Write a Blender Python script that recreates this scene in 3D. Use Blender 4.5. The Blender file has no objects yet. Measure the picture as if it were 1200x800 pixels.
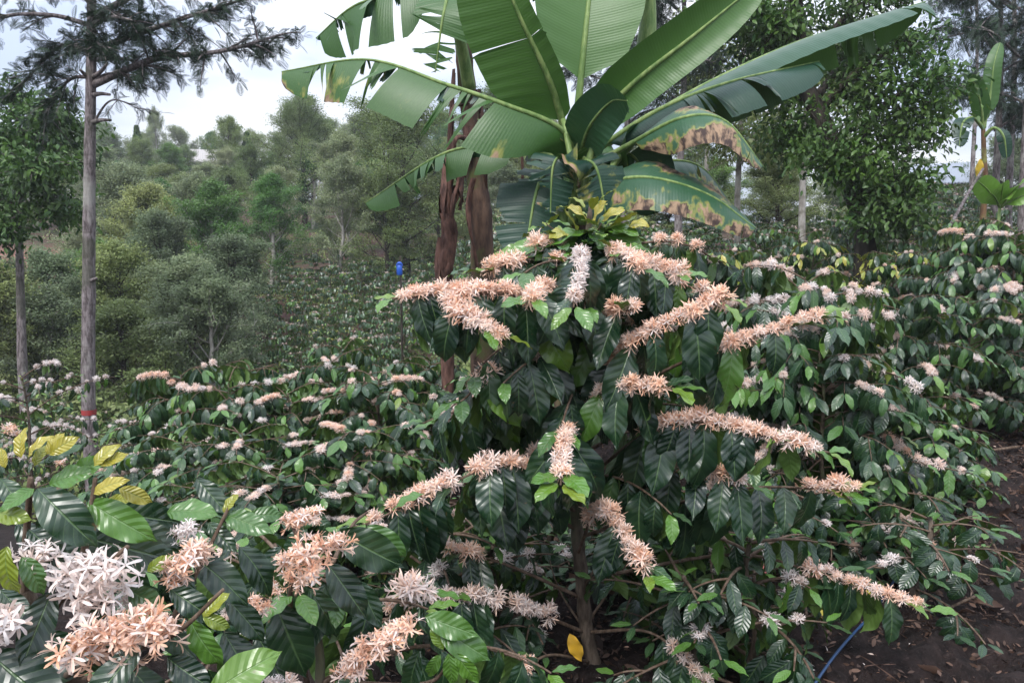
import bpy, math, random
import numpy as np
from mathutils import Vector, Matrix

rng = np.random.default_rng(11)
R = math.radians
sc = bpy.context.scene
COL = sc.collection

# ------------------------------------------------------------------ camera model
FPX, CAMZ, PITCH = 906.0, 1.46, R(-8.2)
_f = np.array([0, math.cos(PITCH), math.sin(PITCH)])
_u = np.array([0, -math.sin(PITCH), math.cos(PITCH)])


def at(px, py, d):
    """World point seen at a photograph position, at distance d along the ground axis."""
    v = _f + np.array([1.0, 0, 0]) * ((px - 600) / FPX) + _u * ((400 - py) / FPX)
    return np.array([0, 0, CAMZ]) + v * (d / v[1])


def sstep(a, b, x):
    t = np.clip((np.asarray(x, float) - a) / (b - a), 0, 1)
    return t * t * (3 - 2 * t)


_GL = ([-60, 2.3, 5, 9, 12, 14.5, 18, 24, 40, 70, 400], [0, 0, -.8, -2.1, -2.7, -2.6, -2.0, -.6, 2.2, 4.2, 8])
_GR = ([-60, 3, 6, 10, 20, 40, 400], [0, 0, .12, .38, .95, 1.7, 5])


def ground_z(x, y):
    x = np.asarray(x, float); y = np.asarray(y, float)
    m = sstep(1.4, -3.2, x)
    z = m * np.interp(y, *_GL) + (1 - m) * np.interp(y, *_GR)
    return z + .02 * np.sin(x * 3.1 + y * 1.3) + .015 * np.sin(x * 5.3 - y * 4.7)


# ------------------------------------------------------------------ mesh building
def unit(v):
    v = np.asarray(v, float)
    n = np.linalg.norm(v, axis=-1, keepdims=True)
    return v / np.maximum(n, 1e-9)


class MB:
    def __init__(self):
        self.V, self.Q, self.T, self.UV, self.A = [], [], [], [], []
        self.n = 0

    def add(self, V, Q=None, T=None, UV=None, tint=.5, young=0.):
        V = np.asarray(V, float).reshape(-1, 3)
        k = len(V)
        self.V.append(V)
        if Q is not None and len(Q): self.Q.append(np.asarray(Q, int).reshape(-1, 4) + self.n)
        if T is not None and len(T): self.T.append(np.asarray(T, int).reshape(-1, 3) + self.n)
        self.UV.append(np.zeros((k, 2)) if UV is None else np.asarray(UV, float).reshape(-1, 2))
        a = np.empty((k, 2)); a[:, 0] = tint; a[:, 1] = young
        self.A.append(a)
        self.n += k

    def inst(self, tpl, M, P, tint, young):
        """Copies of a template (V, Q, UV): M (N,3,3) columns side/along/normal already scaled, P (N,3)."""
        V, Q, UV = tpl
        N, n = len(P), len(V)
        if N == 0: return
        VV = np.einsum('nij,kj->nki', M, V) + P[:, None, :]
        QQ = (Q[None] + (np.arange(N) * n)[:, None, None]).reshape(-1, 4)
        self.add(VV.reshape(-1, 3), QQ, None, np.tile(UV, (N, 1)), np.repeat(tint, n), np.repeat(young, n))

    def mesh(self, name, mat, smooth=True):
        V = np.concatenate(self.V); me = bpy.data.meshes.new(name)
        Q = np.concatenate(self.Q) if self.Q else np.zeros((0, 4), int)
        T = np.concatenate(self.T) if self.T else np.zeros((0, 3), int)
        loops = np.concatenate([Q.ravel(), T.ravel()]).astype(np.int32)
        me.vertices.add(len(V)); me.vertices.foreach_set('co', V.astype(np.float32).ravel())
        me.loops.add(len(loops)); me.loops.foreach_set('vertex_index', loops)
        tot = np.concatenate([np.full(len(Q), 4), np.full(len(T), 3)]).astype(np.int32)
        st = np.concatenate([[0], np.cumsum(tot)[:-1]]).astype(np.int32)
        me.polygons.add(len(tot)); me.polygons.foreach_set('loop_start', st); me.polygons.foreach_set('loop_total', tot)
        me.polygons.foreach_set('use_smooth', np.full(len(tot), smooth))
        uv = me.uv_layers.new(name='UVMap')
        UV = np.concatenate(self.UV)
        uv.data.foreach_set('uv', UV[loops].astype(np.float32).ravel())
        A = np.concatenate(self.A)
        for i, an in enumerate(('tint', 'young')):
            at_ = me.attributes.new(an, 'FLOAT', 'POINT'); at_.data.foreach_set('value', A[:, i].astype(np.float32))
        me.update(); me.validate()
        me.materials.append(mat)
        return me

    def build(self, name, mat, parent=None, smooth=True):
        return link(name, self.mesh(name, mat, smooth), parent)


def link(name, me, parent=None):
    o = bpy.data.objects.new(name, me); COL.objects.link(o)
    if parent: o.parent = parent
    return o


def tag(o, label=None, cat=None, group=None, kind=None):
    if label: o['label'] = label
    if cat: o['category'] = cat
    if group: o['group'] = group
    if kind: o['kind'] = kind
    return o


def empty(name, loc, label, cat, group=None, rz=0.):
    o = bpy.data.objects.new(name, None); COL.objects.link(o)
    o.location = loc; o.rotation_euler = (0, 0, rz); o.empty_display_size = .1
    return tag(o, label, cat, group)


def copy_tree(root):
    r = root.copy(); COL.objects.link(r)
    for c in root.children:
        k = c.copy(); COL.objects.link(k); k.parent = r
        for g in c.children:
            h = g.copy(); COL.objects.link(h); h.parent = k
    return r


def tube(mb, pts, rad, n=7, tint=.5, young=0., cap=True):
    P = np.asarray(pts, float); k = len(P); rad = np.broadcast_to(np.asarray(rad, float), (k,))
    T = unit(np.gradient(P, axis=0))
    a = np.array([1., 0, 0]) if abs(T[0][0]) < .8 else np.array([0, 1., 0])
    rows = []
    for i in range(k):
        a = unit(a - a.dot(T[i]) * T[i]); b = np.cross(T[i], a)
        th = np.arange(n) * 2 * math.pi / n
        rows.append(P[i] + rad[i] * (np.cos(th)[:, None] * a + np.sin(th)[:, None] * b))
    V = np.concatenate(rows)
    i, j = np.meshgrid(np.arange(k - 1), np.arange(n), indexing='ij')
    Q = np.stack([i * n + j, i * n + (j + 1) % n, (i + 1) * n + (j + 1) % n, (i + 1) * n + j], -1).reshape(-1, 4)
    L = np.concatenate([[0], np.cumsum(np.linalg.norm(np.diff(P, axis=0), axis=1))])
    UV = np.stack([np.tile(np.arange(n) / n, k), np.repeat(L, n)], -1)
    Tn = None
    if cap:
        V = np.concatenate([V, P[-1:] + T[-1:] * rad[-1] * .5, P[:1]])
        UV = np.concatenate([UV, [[.5, L[-1]], [.5, 0]]])
        c = k * n; jj = np.arange(n)
        Tn = np.concatenate([np.stack([(k - 1) * n + jj, (k - 1) * n + (jj + 1) % n, np.full(n, c)], -1),
                             np.stack([(jj + 1) % n, jj, np.full(n, c + 1)], -1)])
    mb.add(V, Q, Tn, UV, tint, young)


def catmull(P, n):
    P = np.asarray(P, float)
    if len(P) == 2: return P[0] + np.linspace(0, 1, n)[:, None] * (P[1] - P[0])
    E = np.concatenate([[2 * P[0] - P[1]], P, [2 * P[-1] - P[-2]]])
    t = np.linspace(0, len(P) - 1 - 1e-6, n); i = t.astype(int); f = (t - i)[:, None]
    p0, p1, p2, p3 = E[i], E[i + 1], E[i + 2], E[i + 3]
    return .5 * (2 * p1 + (p2 - p0) * f + (2 * p0 - 5 * p1 + 4 * p2 - p3) * f ** 2 + (3 * p1 - p0 - 3 * p2 + p3) * f ** 3)


def resample(C, n):
    L = np.concatenate([[0], np.cumsum(np.linalg.norm(np.diff(C, axis=0), axis=1))])
    t = np.linspace(0, L[-1], n)
    return np.stack([np.interp(t, L, C[:, k]) for k in range(3)], -1), L[-1]


# ------------------------------------------------------------------ materials
class NT:
    def __init__(self, name):
        self.m = bpy.data.materials.new(name); self.m.use_nodes = True
        self.t = self.m.node_tree; self.t.nodes.clear()
        self.out = self.t.nodes.new('ShaderNodeOutputMaterial')

    def n(self, typ, **kw):
        nd = self.t.nodes.new('ShaderNode' + typ)
        for k, v in kw.items(): setattr(nd, k, v)
        return nd

    def set(self, sock, v):
        if isinstance(v, bpy.types.NodeSocket): self.t.links.new(v, sock)
        elif isinstance(v, (tuple, list)) and len(v) == 3 and sock.type == 'RGBA': sock.default_value = (*v, 1)
        else: sock.default_value = v

    def math(self, op, a, b=0., c=0.):
        nd = self.n('Math', operation=op)
        for i, v in enumerate((a, b, c)): self.set(nd.inputs[i], v)
        return nd.outputs[0]

    def ss(self, x, a, b):
        nd = self.n('MapRange', interpolation_type='SMOOTHSTEP')
        self.set(nd.inputs[0], x); nd.inputs[1].default_value = a; nd.inputs[2].default_value = b
        return nd.outputs[0]

    def mix(self, f, a, b, blend='MIX'):
        nd = self.n('Mix', data_type='RGBA', blend_type=blend)
        self.set(nd.inputs[0], f); self.set(nd.inputs[6], a); self.set(nd.inputs[7], b)
        return nd.outputs[2]

    def attr(self, name): return self.n('Attribute', attribute_name=name).outputs['Fac']

    def noise(self, scale, detail=3., vec=None, rough=.55):
        nd = self.n('TexNoise'); nd.inputs['Scale'].default_value = scale; nd.inputs['Detail'].default_value = detail
        nd.inputs['Roughness'].default_value = rough
        if vec is not None: self.set(nd.inputs['Vector'], vec)
        return nd.outputs['Fac']

    def pos(self): return self.n('NewGeometry').outputs['Position']

    def obj(self): return self.n('TexCoord').outputs['Object']

    def scaled(self, v, s):
        nd = self.n('Mapping'); self.set(nd.inputs[0], v); nd.inputs['Scale'].default_value = s
        return nd.outputs[0]

    def ramp(self, f, stops):
        nd = self.n('ValToRGB'); self.set(nd.inputs[0], f); e = nd.color_ramp.elements
        while len(e) < len(stops): e.new(.5)
        for i, (p, c) in enumerate(stops): e[i].position = p; e[i].color = (*c, 1)
        return nd.outputs[0]

    def uv(self):
        nd = self.n('UVMap', uv_map='UVMap'); s = self.n('SeparateXYZ'); self.t.links.new(nd.outputs[0], s.inputs[0])
        return s.outputs[0], s.outputs[1]

    def principled(self, col, rough=.5, spec=.5, bump=None, bstr=.3, bdist=.01, trans=0., tcol=None):
        b = self.n('BsdfPrincipled'); self.set(b.inputs['Base Color'], col); self.set(b.inputs['Roughness'], rough)
        self.set(b.inputs['Specular IOR Level'], spec)
        if bump is not None:
            bn = self.n('Bump'); bn.inputs['Strength'].default_value = bstr; bn.inputs['Distance'].default_value = bdist
            self.set(bn.inputs['Height'], bump); self.t.links.new(bn.outputs[0], b.inputs['Normal'])
        sh = b.outputs[0]
        if trans:
            t = self.n('BsdfTranslucent'); self.set(t.inputs[0], tcol if tcol is not None else col)
            ms = self.n('MixShader'); ms.inputs[0].default_value = trans
            self.t.links.new(sh, ms.inputs[1]); self.t.links.new(t.outputs[0], ms.inputs[2]); sh = ms.outputs[0]
        self.t.links.new(sh, self.out.inputs[0])
        return self.m


def coffee_leaf_mat(name, dark, mid, nveins=8., rough=.29, spec=.58, bumpy=True):
    k = NT(name)
    u, v = k.uv(); tint = k.attr('tint'); young = k.attr('young')
    au = k.math('ABSOLUTE', k.math('MULTIPLY_ADD', u, 2., -1.))
    mid_rib = k.ss(au, .075, .02)
    fr = k.math('FRACT', k.math('MULTIPLY_ADD', au, -1.5, k.math('MULTIPLY', v, nveins)))
    dd = k.math('ABSOLUTE', k.math('SUBTRACT', fr, .5))
    lat = k.ss(dd, .43, .5)
    vein = k.math('MAXIMUM', mid_rib, k.math('MULTIPLY', lat, .4))
    rnd = k.n('ObjectInfo').outputs['Random']
    base = k.mix(k.math('MULTIPLY_ADD', rnd, .55, k.math('MULTIPLY_ADD', tint, .8, -.2)), dark, mid)
    nz = k.noise(14., 3., k.obj())
    base = k.mix(k.math('MULTIPLY', k.ss(nz, .45, .75), .35), base, (.05, .1, .035))
    yc = k.ramp(young, [(0, (.03, .085, .03)), (.5, (.075, .17, .022)), (.78, (.17, .21, .02)), (1, (.33, .275, .035))])
    base = k.mix(k.ss(young, .05, .45), base, yc)
    base = k.mix(k.math('MULTIPLY', vein, .45), base, (.13, .22, .08))
    spot = k.math('MULTIPLY', k.ss(k.noise(55., 2., k.obj()), .69, .74), k.ss(k.noise(5., 2., k.obj()), .45, .6))
    base = k.mix(k.math('MULTIPLY', spot, .8), base, (.10, .06, .025))
    under = k.mix(k.ss(young, .4, .8), k.mix(tint, (.05, .10, .022), (.085, .15, .03)), (.30, .30, .04))
    back = k.n('NewGeometry').outputs['Backfacing']
    col = k.mix(back, base, under)
    h = k.math('MULTIPLY_ADD', dd, -.8, k.math('MULTIPLY', mid_rib, -.5))
    ro = k.math('MULTIPLY_ADD', back, .2, k.math('MULTIPLY_ADD', nz, .2, rough - .1))
    return k.principled(col, ro, spec, h if bumpy else None, .5, .004, .10, k.mix(.5, col, (.12, .22, .02)))


def simple_leaf_mat(name, c0, c1, rough=.5, trans=.2, under=None, patch=1.2, spec=.4):
    k = NT(name); tint = k.attr('tint')
    col = k.mix(tint, c0, c1)
    n = k.noise(patch, 3., k.pos())
    hs = k.n('HueSaturation'); k.set(hs.inputs['Color'], col)
    rnd = k.n('ObjectInfo').outputs['Random']
    k.set(hs.inputs['Value'], k.math('MULTIPLY', k.math('MULTIPLY_ADD', n, .9, .6), k.math('MULTIPLY_ADD', rnd, .5, .8))); k.set(hs.inputs['Saturation'], k.math('MULTIPLY_ADD', n, .4, .92))
    k.set(hs.inputs['Hue'], k.math('MULTIPLY_ADD', rnd, -.05, .53))
    col = hs.outputs[0]
    if under: col = k.mix(k.n('NewGeometry').outputs['Backfacing'], col, under)
    return k.principled(col, rough, spec, trans=trans)


def bark_mat(name, c0, c1, ringy=False, scale=20., rough=.85, c2=None):
    k = NT(name); p = k.obj()
    n1 = k.noise(scale, 5., k.scaled(p, (1, 1, .25) if not ringy else (.6, .6, 2.2)), .65)
    n2 = k.noise(4., 3., p)
    col = k.mix(k.ss(n1, .35, .68), c0, c1)
    if c2: col = k.mix(k.ss(n2, .5, .66), col, c2)
    return k.principled(col, rough, .2, n1, .7, .012)


M = {}
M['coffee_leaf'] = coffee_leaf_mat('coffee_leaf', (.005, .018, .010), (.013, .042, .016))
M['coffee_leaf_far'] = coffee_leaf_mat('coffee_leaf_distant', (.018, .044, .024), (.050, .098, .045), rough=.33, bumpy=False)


def flower_mat():
    k = NT('coffee_petal'); w = k.attr('young'); t = k.attr('tint')
    col = k.ramp(w, [(0, (.76, .74, .735)), (.35, (.86, .74, .68)), (.7, (.90, .64, .49)), (1, (.86, .50, .32))])
    col = k.mix(k.math('MULTIPLY', t, .22), col, (.70, .42, .30))
    return k.principled(col, .55, .3, trans=.35)


M['petal'] = flower_mat()
M['twig'] = bark_mat('coffee_twig', (.07, .045, .03), (.16, .115, .085), scale=60.)
M['stem'] = bark_mat('coffee_stem', (.045, .033, .025), (.14, .11, .085), scale=45., c2=(.10, .11, .06))
M['dead_leaf'] = simple_leaf_mat('dead_leaf', (.018, .011, .009), (.12, .068, .053), .7, .1, patch=6.)
M['yellow_leaf'] = simple_leaf_mat('yellow_leaf', (.45, .30, .05), (.55, .42, .12), .5, .2, patch=9.)

# ------------------------------------------------------------------ leaf templates
def leaf_tpl(nu, nv, w=.215, bend=.6, fold=.18, quilt=.0, wave=.0, nveins=8, seed=0, twist=0.):
    r = np.random.default_rng(seed)
    v = np.linspace(0, 1, nv); u = np.linspace(-1, 1, nu)
    half = w * np.sin(math.pi * v ** .9) ** .78 * (1 - .5 * sstep(.78, 1, v) * (v > .78))
    half = np.maximum(half, .004)
    ang = bend * v; ds = 1 / (nv - 1)
    Y = np.concatenate([[0], np.cumsum(np.cos(ang[:-1]) * ds)]); Z = -np.concatenate([[0], np.cumsum(np.sin(ang[:-1]) * ds)])
    UU, VV = np.meshgrid(u, v)
    x = UU * half[:, None]; au = np.abs(UU)
    z = fold * np.abs(x)
    if quilt:
        fr = (VV * nveins - au * 1.5) % 1.0
        z = z + quilt * np.sin(math.pi * fr) * np.clip(half[:, None] / w, 0, 1) * sstep(0, .25, au)
    if wave:
        z = z + wave * au ** 2 * np.sin(VV * 17 + r.uniform(0, 6) + UU * 1.3)
    tw = twist * VV
    x2 = x * np.cos(tw) - z * np.sin(tw); z2 = x * np.sin(tw) + z * np.cos(tw)
    nY = np.sin(ang)[:, None]; nZ = np.cos(ang)[:, None]
    V = np.stack([x2, Y[:, None] + z2 * nY, Z[:, None] + z2 * nZ], -1).reshape(-1, 3)
    i, j = np.meshgrid(np.arange(nv - 1), np.arange(nu - 1), indexing='ij')
    Q = np.stack([i * nu + j, i * nu + j + 1, (i + 1) * nu + j + 1, (i + 1) * nu + j], -1).reshape(-1, 4)
    UV = np.stack([UU * .5 + .5, VV], -1).reshape(-1, 2)
    return V, Q, UV


NEAR = [leaf_tpl(9, 25, .225 + .02 * (k % 3 - 1), .25 + .22 * k, .10 + .05 * (k % 2), .0065, .028, 8, k, (.25, -.25, .1, -.1, 0)[k]) for k in range(5)]
MID = [leaf_tpl(5, 9, .185, .25 + .25 * k, .15, .0, .03, 8, k, (.3, -.3, 0, .2)[k]) for k in range(4)]
FAR = [leaf_tpl(3, 5, .19, .3 + .4 * k, .2, 0, .04, 8, k) for k in range(3)]
DIAMOND = (np.array([[0, 0, 0], [.24, .45, .05], [0, 1, -.12], [-.24, .45, .05]], float), np.array([[0, 1, 2, 3]]),
           np.array([[.5, 0], [1, .5], [.5, 1], [0, .5]], float))


def frames(along, nrm):
    a = unit(along); n = nrm - (nrm * a).sum(-1, keepdims=True) * a; n = unit(n)
    s = np.cross(a, n)
    return np.stack([s, a, n], -1)


class Leaves:
    """Collects leaves, then writes them into one mesh builder with mixed templates."""
    def __init__(self): self.rows = []

    def add(self, P, along, nrm, L, tint, young): self.rows.append((P, along, nrm, L, tint, young))

    def write(self, mb, tpls, r):
        if not self.rows: return
        P = np.array([q[0] for q in self.rows], float); a = np.array([q[1] for q in self.rows], float)
        n = np.array([q[2] for q in self.rows], float); L = np.array([q[3] for q in self.rows], float)
        t = np.array([q[4] for q in self.rows], float); y = np.array([q[5] for q in self.rows], float)
        Mx = frames(a, n) * L[:, None, None]
        pick = r.integers(0, len(tpls), len(P))
        for k, tp in enumerate(tpls):
            s = pick == k
            mb.inst(tp, Mx[s], P[s], t[s], y[s])


# ------------------------------------------------------------------ blossom
def flower(mb, r, base, d, tl, pl, pw, opening, warm, segs, n=5, cross=1):
    d = unit(d); a = unit(np.cross(d, [.3, .5, .8]) + 1e-4); b = np.cross(d, a)
    top = base + d * tl
    t0 = r.uniform(0, 1)
    th = np.arange(4) * math.pi / 2
    ring = np.cos(th)[:, None] * a + np.sin(th)[:, None] * b
    V = np.concatenate([base + ring * pw * .22, top + ring * pw * .34])
    Q = [[i, (i + 1) % 4, 4 + (i + 1) % 4, 4 + i] for i in range(4)]
    mb.add(V, Q, None, None, t0, min(1, warm + .15))
    ph = r.uniform(0, 6.3)
    for k in range(n):
        an = ph + k * 2 * math.pi / n + r.normal(0, .12)
        o = math.cos(an) * a + math.sin(an) * b; s = np.cross(d, o)
        op = opening + r.normal(0, .18); cur = r.uniform(.3, 1.5)
        p = top + o * pw * .25; rows = []
        ll = pl * r.uniform(.82, 1.12)
        for i in range(segs + 1):
            f = i / segs
            wv = pw * .5 * (.55 + 1.1 * f - .2 * f * f if f < .7 else (1.22 * (1 - ((f - .7) / .3) ** 2 * .75)))
            ang = op + cur * f
            nn = -math.sin(ang) * d * -1
            if cross == 2:
                lift = (math.cos(ang) * o * -1 + math.sin(ang) * d) * pw * .16
                rows += [p - s * wv + lift, p, p + s * wv + lift]
            else:
                rows += [p - s * wv, p + s * wv]
            p = p + (math.cos(ang) * d + math.sin(ang) * o) * ll / segs
        c = 2 + (cross == 2)
        Q = [[i * c + j, i * c + j + 1, (i + 1) * c + j + 1, (i + 1) * c + j] for i in range(segs) for j in range(c - 1)]
        mb.add(np.array(rows), Q, None, None, t0 * .7 + r.uniform(0, .3), np.clip(warm + r.normal(0, .08), 0, 1))


def cluster_mesh(seed, n, warm, spread, segs, cross, upb, rad=.034, length=.0):
    r = np.random.default_rng(seed); mb = MB()
    for i in range(n):
        d = unit(r.normal(0, 1, 3) * np.array([1, 1, .9]) + np.array([0, 0, upb]))
        w = float(np.clip(warm + r.normal(0, spread), 0, 1))
        base = np.array([r.uniform(-1, 1) * (length + .008), r.normal(0, .003), .004]) + d * r.uniform(.002, .008)
        op = r.uniform(.65, 1.2) if w < .5 else r.uniform(.3, .95)
        flower(mb, r, base, d, rad * r.uniform(.28, .46), rad * (r.uniform(.55, .8) if segs < 5 else r.uniform(.42, .64)), rad * (.10 if w < .5 else .092), op, w, segs, 5, cross)
    return mb.mesh('flower_cluster', M['petal'])


CL_PEACH = [cluster_mesh(s, 32, .60, .2, 3, 1, .5) for s in range(4)]
CL_PINK = [cluster_mesh(20 + s, 30, .42, .12, 3, 1, .4) for s in range(3)]
CL_WHITE = [cluster_mesh(30 + s, 22, .14, .12, 3, 1, .3) for s in range(3)]
HI_PEACH = [cluster_mesh(40 + s, 36, .64, .2, 5, 2, .6, .031, .012) for s in range(4)]
HI_WHITE = [cluster_mesh(50 + s, 30, .14, .12, 5, 2, .4, .034, .012) for s in range(3)]
LO_PEACH = [cluster_mesh(60 + s, 17, .42, .16, 1, 1, .5) for s in range(3)]
LO_WHITE = [cluster_mesh(70 + s, 12, .18, .12, 1, 1, .4) for s in range(3)]


# ------------------------------------------------------------------ coffee bush generator
def branch_nodes(pts, spacing):
    C = catmull(pts, 40); P, L = resample(C, max(4, int(L0(C) / spacing)))
    return P, L


def L0(C): return float(np.linalg.norm(np.diff(C, axis=0), axis=1).sum())


def dress_branch(r, lv, cl, P, out, leafL, leaf_from, bloom, pbloom, kinds, tipyoung=.6, leaf_p=.9, csize=1., droop=1., tipsize=(.38, .62)):
    """Leaf pairs and flower clusters along a branch polyline P."""
    n = len(P); T = unit(np.gradient(P, axis=0))
    if pbloom < .6:   # blossom comes in runs: some branches flower along a stretch, the others hardly at all
        if r.uniform() < pbloom * 1.9:
            a0 = r.uniform(.2, .6); bloom = (a0, min(.97, a0 + r.uniform(.3, .6))); pbloom = .95
        else: pbloom = .008
    for i in range(1, n):
        s = i / (n - 1); t = T[i]
        side = unit(np.cross(t, [0, 0, 1.]) + 1e-5)
        upv = np.cross(side, t)
        tip = s > .9
        if i % 2 and r.uniform() < .5: rot = .9
        else: rot = 0.
        if s >= leaf_from:
            for sg in (-1, 1):
                if r.uniform() > leaf_p: continue
                sd = sg * (side * math.cos(rot * sg) + upv * math.sin(rot * sg) * .3)
                if tip:
                    al = t * .9 + sd * .6 + np.array([0, 0, r.uniform(-.15, .5) - (.75 if tipsize[0] > .5 else 0)]); nm = np.array([0, 0, 1.]) + sd * -.2
                    L = leafL * r.uniform(*tipsize); y = np.clip(r.normal(tipyoung, .14), 0, 1)
                else:
                    dn = r.uniform(.5, 1.5) * droop
                    al = sd * r.uniform(.35, .9) + t * r.uniform(-.1, .5) + np.array([0, 0, -dn])
                    nm = np.array([0, 0, .75]) + sd * .35 + out * r.uniform(.3, 1.1) + r.normal(0, .22, 3)
                    L = leafL * r.uniform(.72, 1.12) * (1 - .25 * max(0, s - .75) * 4 * .5); y = .0 if r.uniform() > .07 else r.uniform(.2, .55)
                lv.add(P[i] + sd * .006, al, nm, L, r.uniform(), y)
        if bloom[0] <= s <= bloom[1] and r.uniform() < pbloom:
            cl.append((P[i] + np.array([0, 0, .004]), t, csize * r.uniform(.68, 1.2), kinds[r.integers(len(kinds))]))


def auto_branch(r, z, az, ln, e0, droop):
    k = 12; s = np.linspace(0, 1, k)
    el = e0 - droop * s ** 1.2; az_ = az + r.normal(0, .12) + r.normal(0, .25) * s
    d = np.stack([np.cos(el) * np.cos(az_), np.cos(el) * np.sin(az_), np.sin(el)], -1)
    P = np.concatenate([[[0, 0, 0]], np.cumsum(d[:-1] * ln / (k - 1), 0)]) + np.array([0, 0, z])
    return P


def bush_geometry(seed, H, R0, nb, leafL, spacing, bloomp, kinds, tpls, leaf_from=.4, tipyoung=.6, csize=1., zmin=.15, droop=1., laterals=1, tipsize=(.38, .62)):
    r = np.random.default_rng(seed)
    st, tw, lf = MB(), MB(), MB(); lv = Leaves(); cl = []
    lean = r.normal(0, .04, 2)
    tp = np.array([[lean[0] * s * H + .012 * math.sin(9 * s + seed), lean[1] * s * H + .012 * math.cos(8 * s), s * H] for s in np.linspace(0, 1, 12)])
    tube(st, tp, np.linspace(.020, .006, 12), 8)
    az = r.uniform(0, 6)
    for i in range(nb):
        f = zmin + (1 - zmin) * ((i + .5) / nb) ** .9
        az += 2.4 + r.normal(0, .25)
        prof = math.sin(math.pi * min(1, (.28 + .72 * (1 - f)))) ** .6 if f > .3 else .97
        ln = R0 * (.32 + .72 * prof) * r.uniform(.8, 1.2) * (1 - .45 * max(0, f - .6) / .4)
        P = auto_branch(r, f * H, az, ln, r.uniform(.35, .7) if f > .5 else r.uniform(.1, .45), r.uniform(.6, 1.2))
        P[:, :2] += np.array([np.interp(f, np.linspace(0, 1, 12), tp[:, 0]), np.interp(f, np.linspace(0, 1, 12), tp[:, 1])])
        tube(tw, P, np.linspace(.006, .0025, len(P)), 5)
        Q, L = resample(P, max(5, int(L0(P) / spacing)))
        out = np.array([math.cos(az), math.sin(az), 0])
        dress_branch(r, lv, cl, Q, out, leafL, leaf_from, (.35, .9), bloomp, kinds, tipyoung, csize=csize, droop=droop, tipsize=tipsize)
        for k in range(laterals):
            j = r.integers(len(P) // 3, len(P) - 3); sg = r.choice([-1, 1])
            B = auto_branch(r, 0, az + sg * r.uniform(.6, 1.1), ln * r.uniform(.3, .5), r.uniform(-.1, .4), r.uniform(.5, 1.1)) + P[j]
            tube(tw, B, np.linspace(.004, .002, len(B)), 5)
            Q, L = resample(B, max(4, int(L0(B) / spacing)))
            dress_branch(r, lv, cl, Q, out, leafL, .25, (.3, .9), bloomp, kinds, tipyoung, csize=csize, droop=droop, tipsize=tipsize)
    # shoot tip
    top = tp[-1]
    for k in range(8):
        a = k * 2.4; o = np.array([math.cos(a), math.sin(a), 0])
        lv.add(top - np.array([0, 0, .02 * k]), o + np.array([0, 0, 1.2 - .2 * k]), o * -.3 + np.array([0, 0, 1]), leafL * (.4 + .06 * k), r.uniform(), max(0, tipyoung + .2 - .08 * k))
    lv.write(lf, tpls, r)
    return st, tw, lf, cl


def place_clusters(cl, parent, r, off=0, limit=99):
    """Each flower cluster is a part of its bush."""
    for i, (p, t, s, me) in enumerate(cl[:limit]):
        o = link('flower_cluster', me, parent)
        x = unit(t); z = np.array([0, 0, 1.]) - x[2] * x; z = unit(z); y = np.cross(z, x)
        m = Matrix(((x[0], y[0], z[0]), (x[1], y[1], z[1]), (x[2], y[2], z[2]))).to_4x4()
        o.matrix_local = Matrix.Translation(Vector(p)) @ m @ Matrix.Rotation(r.normal(0, .35), 4, 'X') @ Matrix.Scale(s, 4)


def merge_clusters(cl, r):
    """All the blossom of a bush too far off to show single clusters, as one mesh."""
    mb = MB()
    for p, t, s, me in cl:
        n = len(me.vertices); co = np.empty(n * 3, np.float32); me.vertices.foreach_get('co', co)
        q = np.empty(len(me.loops), np.int32); me.loops.foreach_get('vertex_index', q)
        a = np.empty(n, np.float32); me.attributes['young'].data.foreach_get('value', a)
        th = r.uniform(0, 6.28); c, s_ = math.cos(th), math.sin(th)
        V = co.reshape(-1, 3) * s; V = np.stack([V[:, 0] * c - V[:, 1] * s_, V[:, 0] * s_ + V[:, 1] * c, V[:, 2]], -1) + p
        mb.add(V, q.reshape(-1, 4), None, None, .3, a)
    return mb


def make_bush(seed, near, label, group, **kw):
    st, tw, lf, cl = bush_geometry(seed, **kw)
    r = np.random.default_rng(seed + 500)
    root = empty('coffee_bush', (0, 0, 0), label, 'coffee bush', group)
    st.build('stem', M['stem'], root); tw.build('branches', M['twig'], root)
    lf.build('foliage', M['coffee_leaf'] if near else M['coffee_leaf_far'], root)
    r.shuffle(cl) if False else None
    if near:
        idx = r.permutation(len(cl)); place_clusters([cl[i] for i in idx], root, r)
        if len(cl) > 99: tag(merge_clusters([cl[i] for i in idx[99:]], r).build('blossom', M['petal'], root), kind='stuff')
    elif cl:
        tag(merge_clusters(cl, r).build('blossom', M['petal'], root), kind='stuff')
    return root

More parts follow.
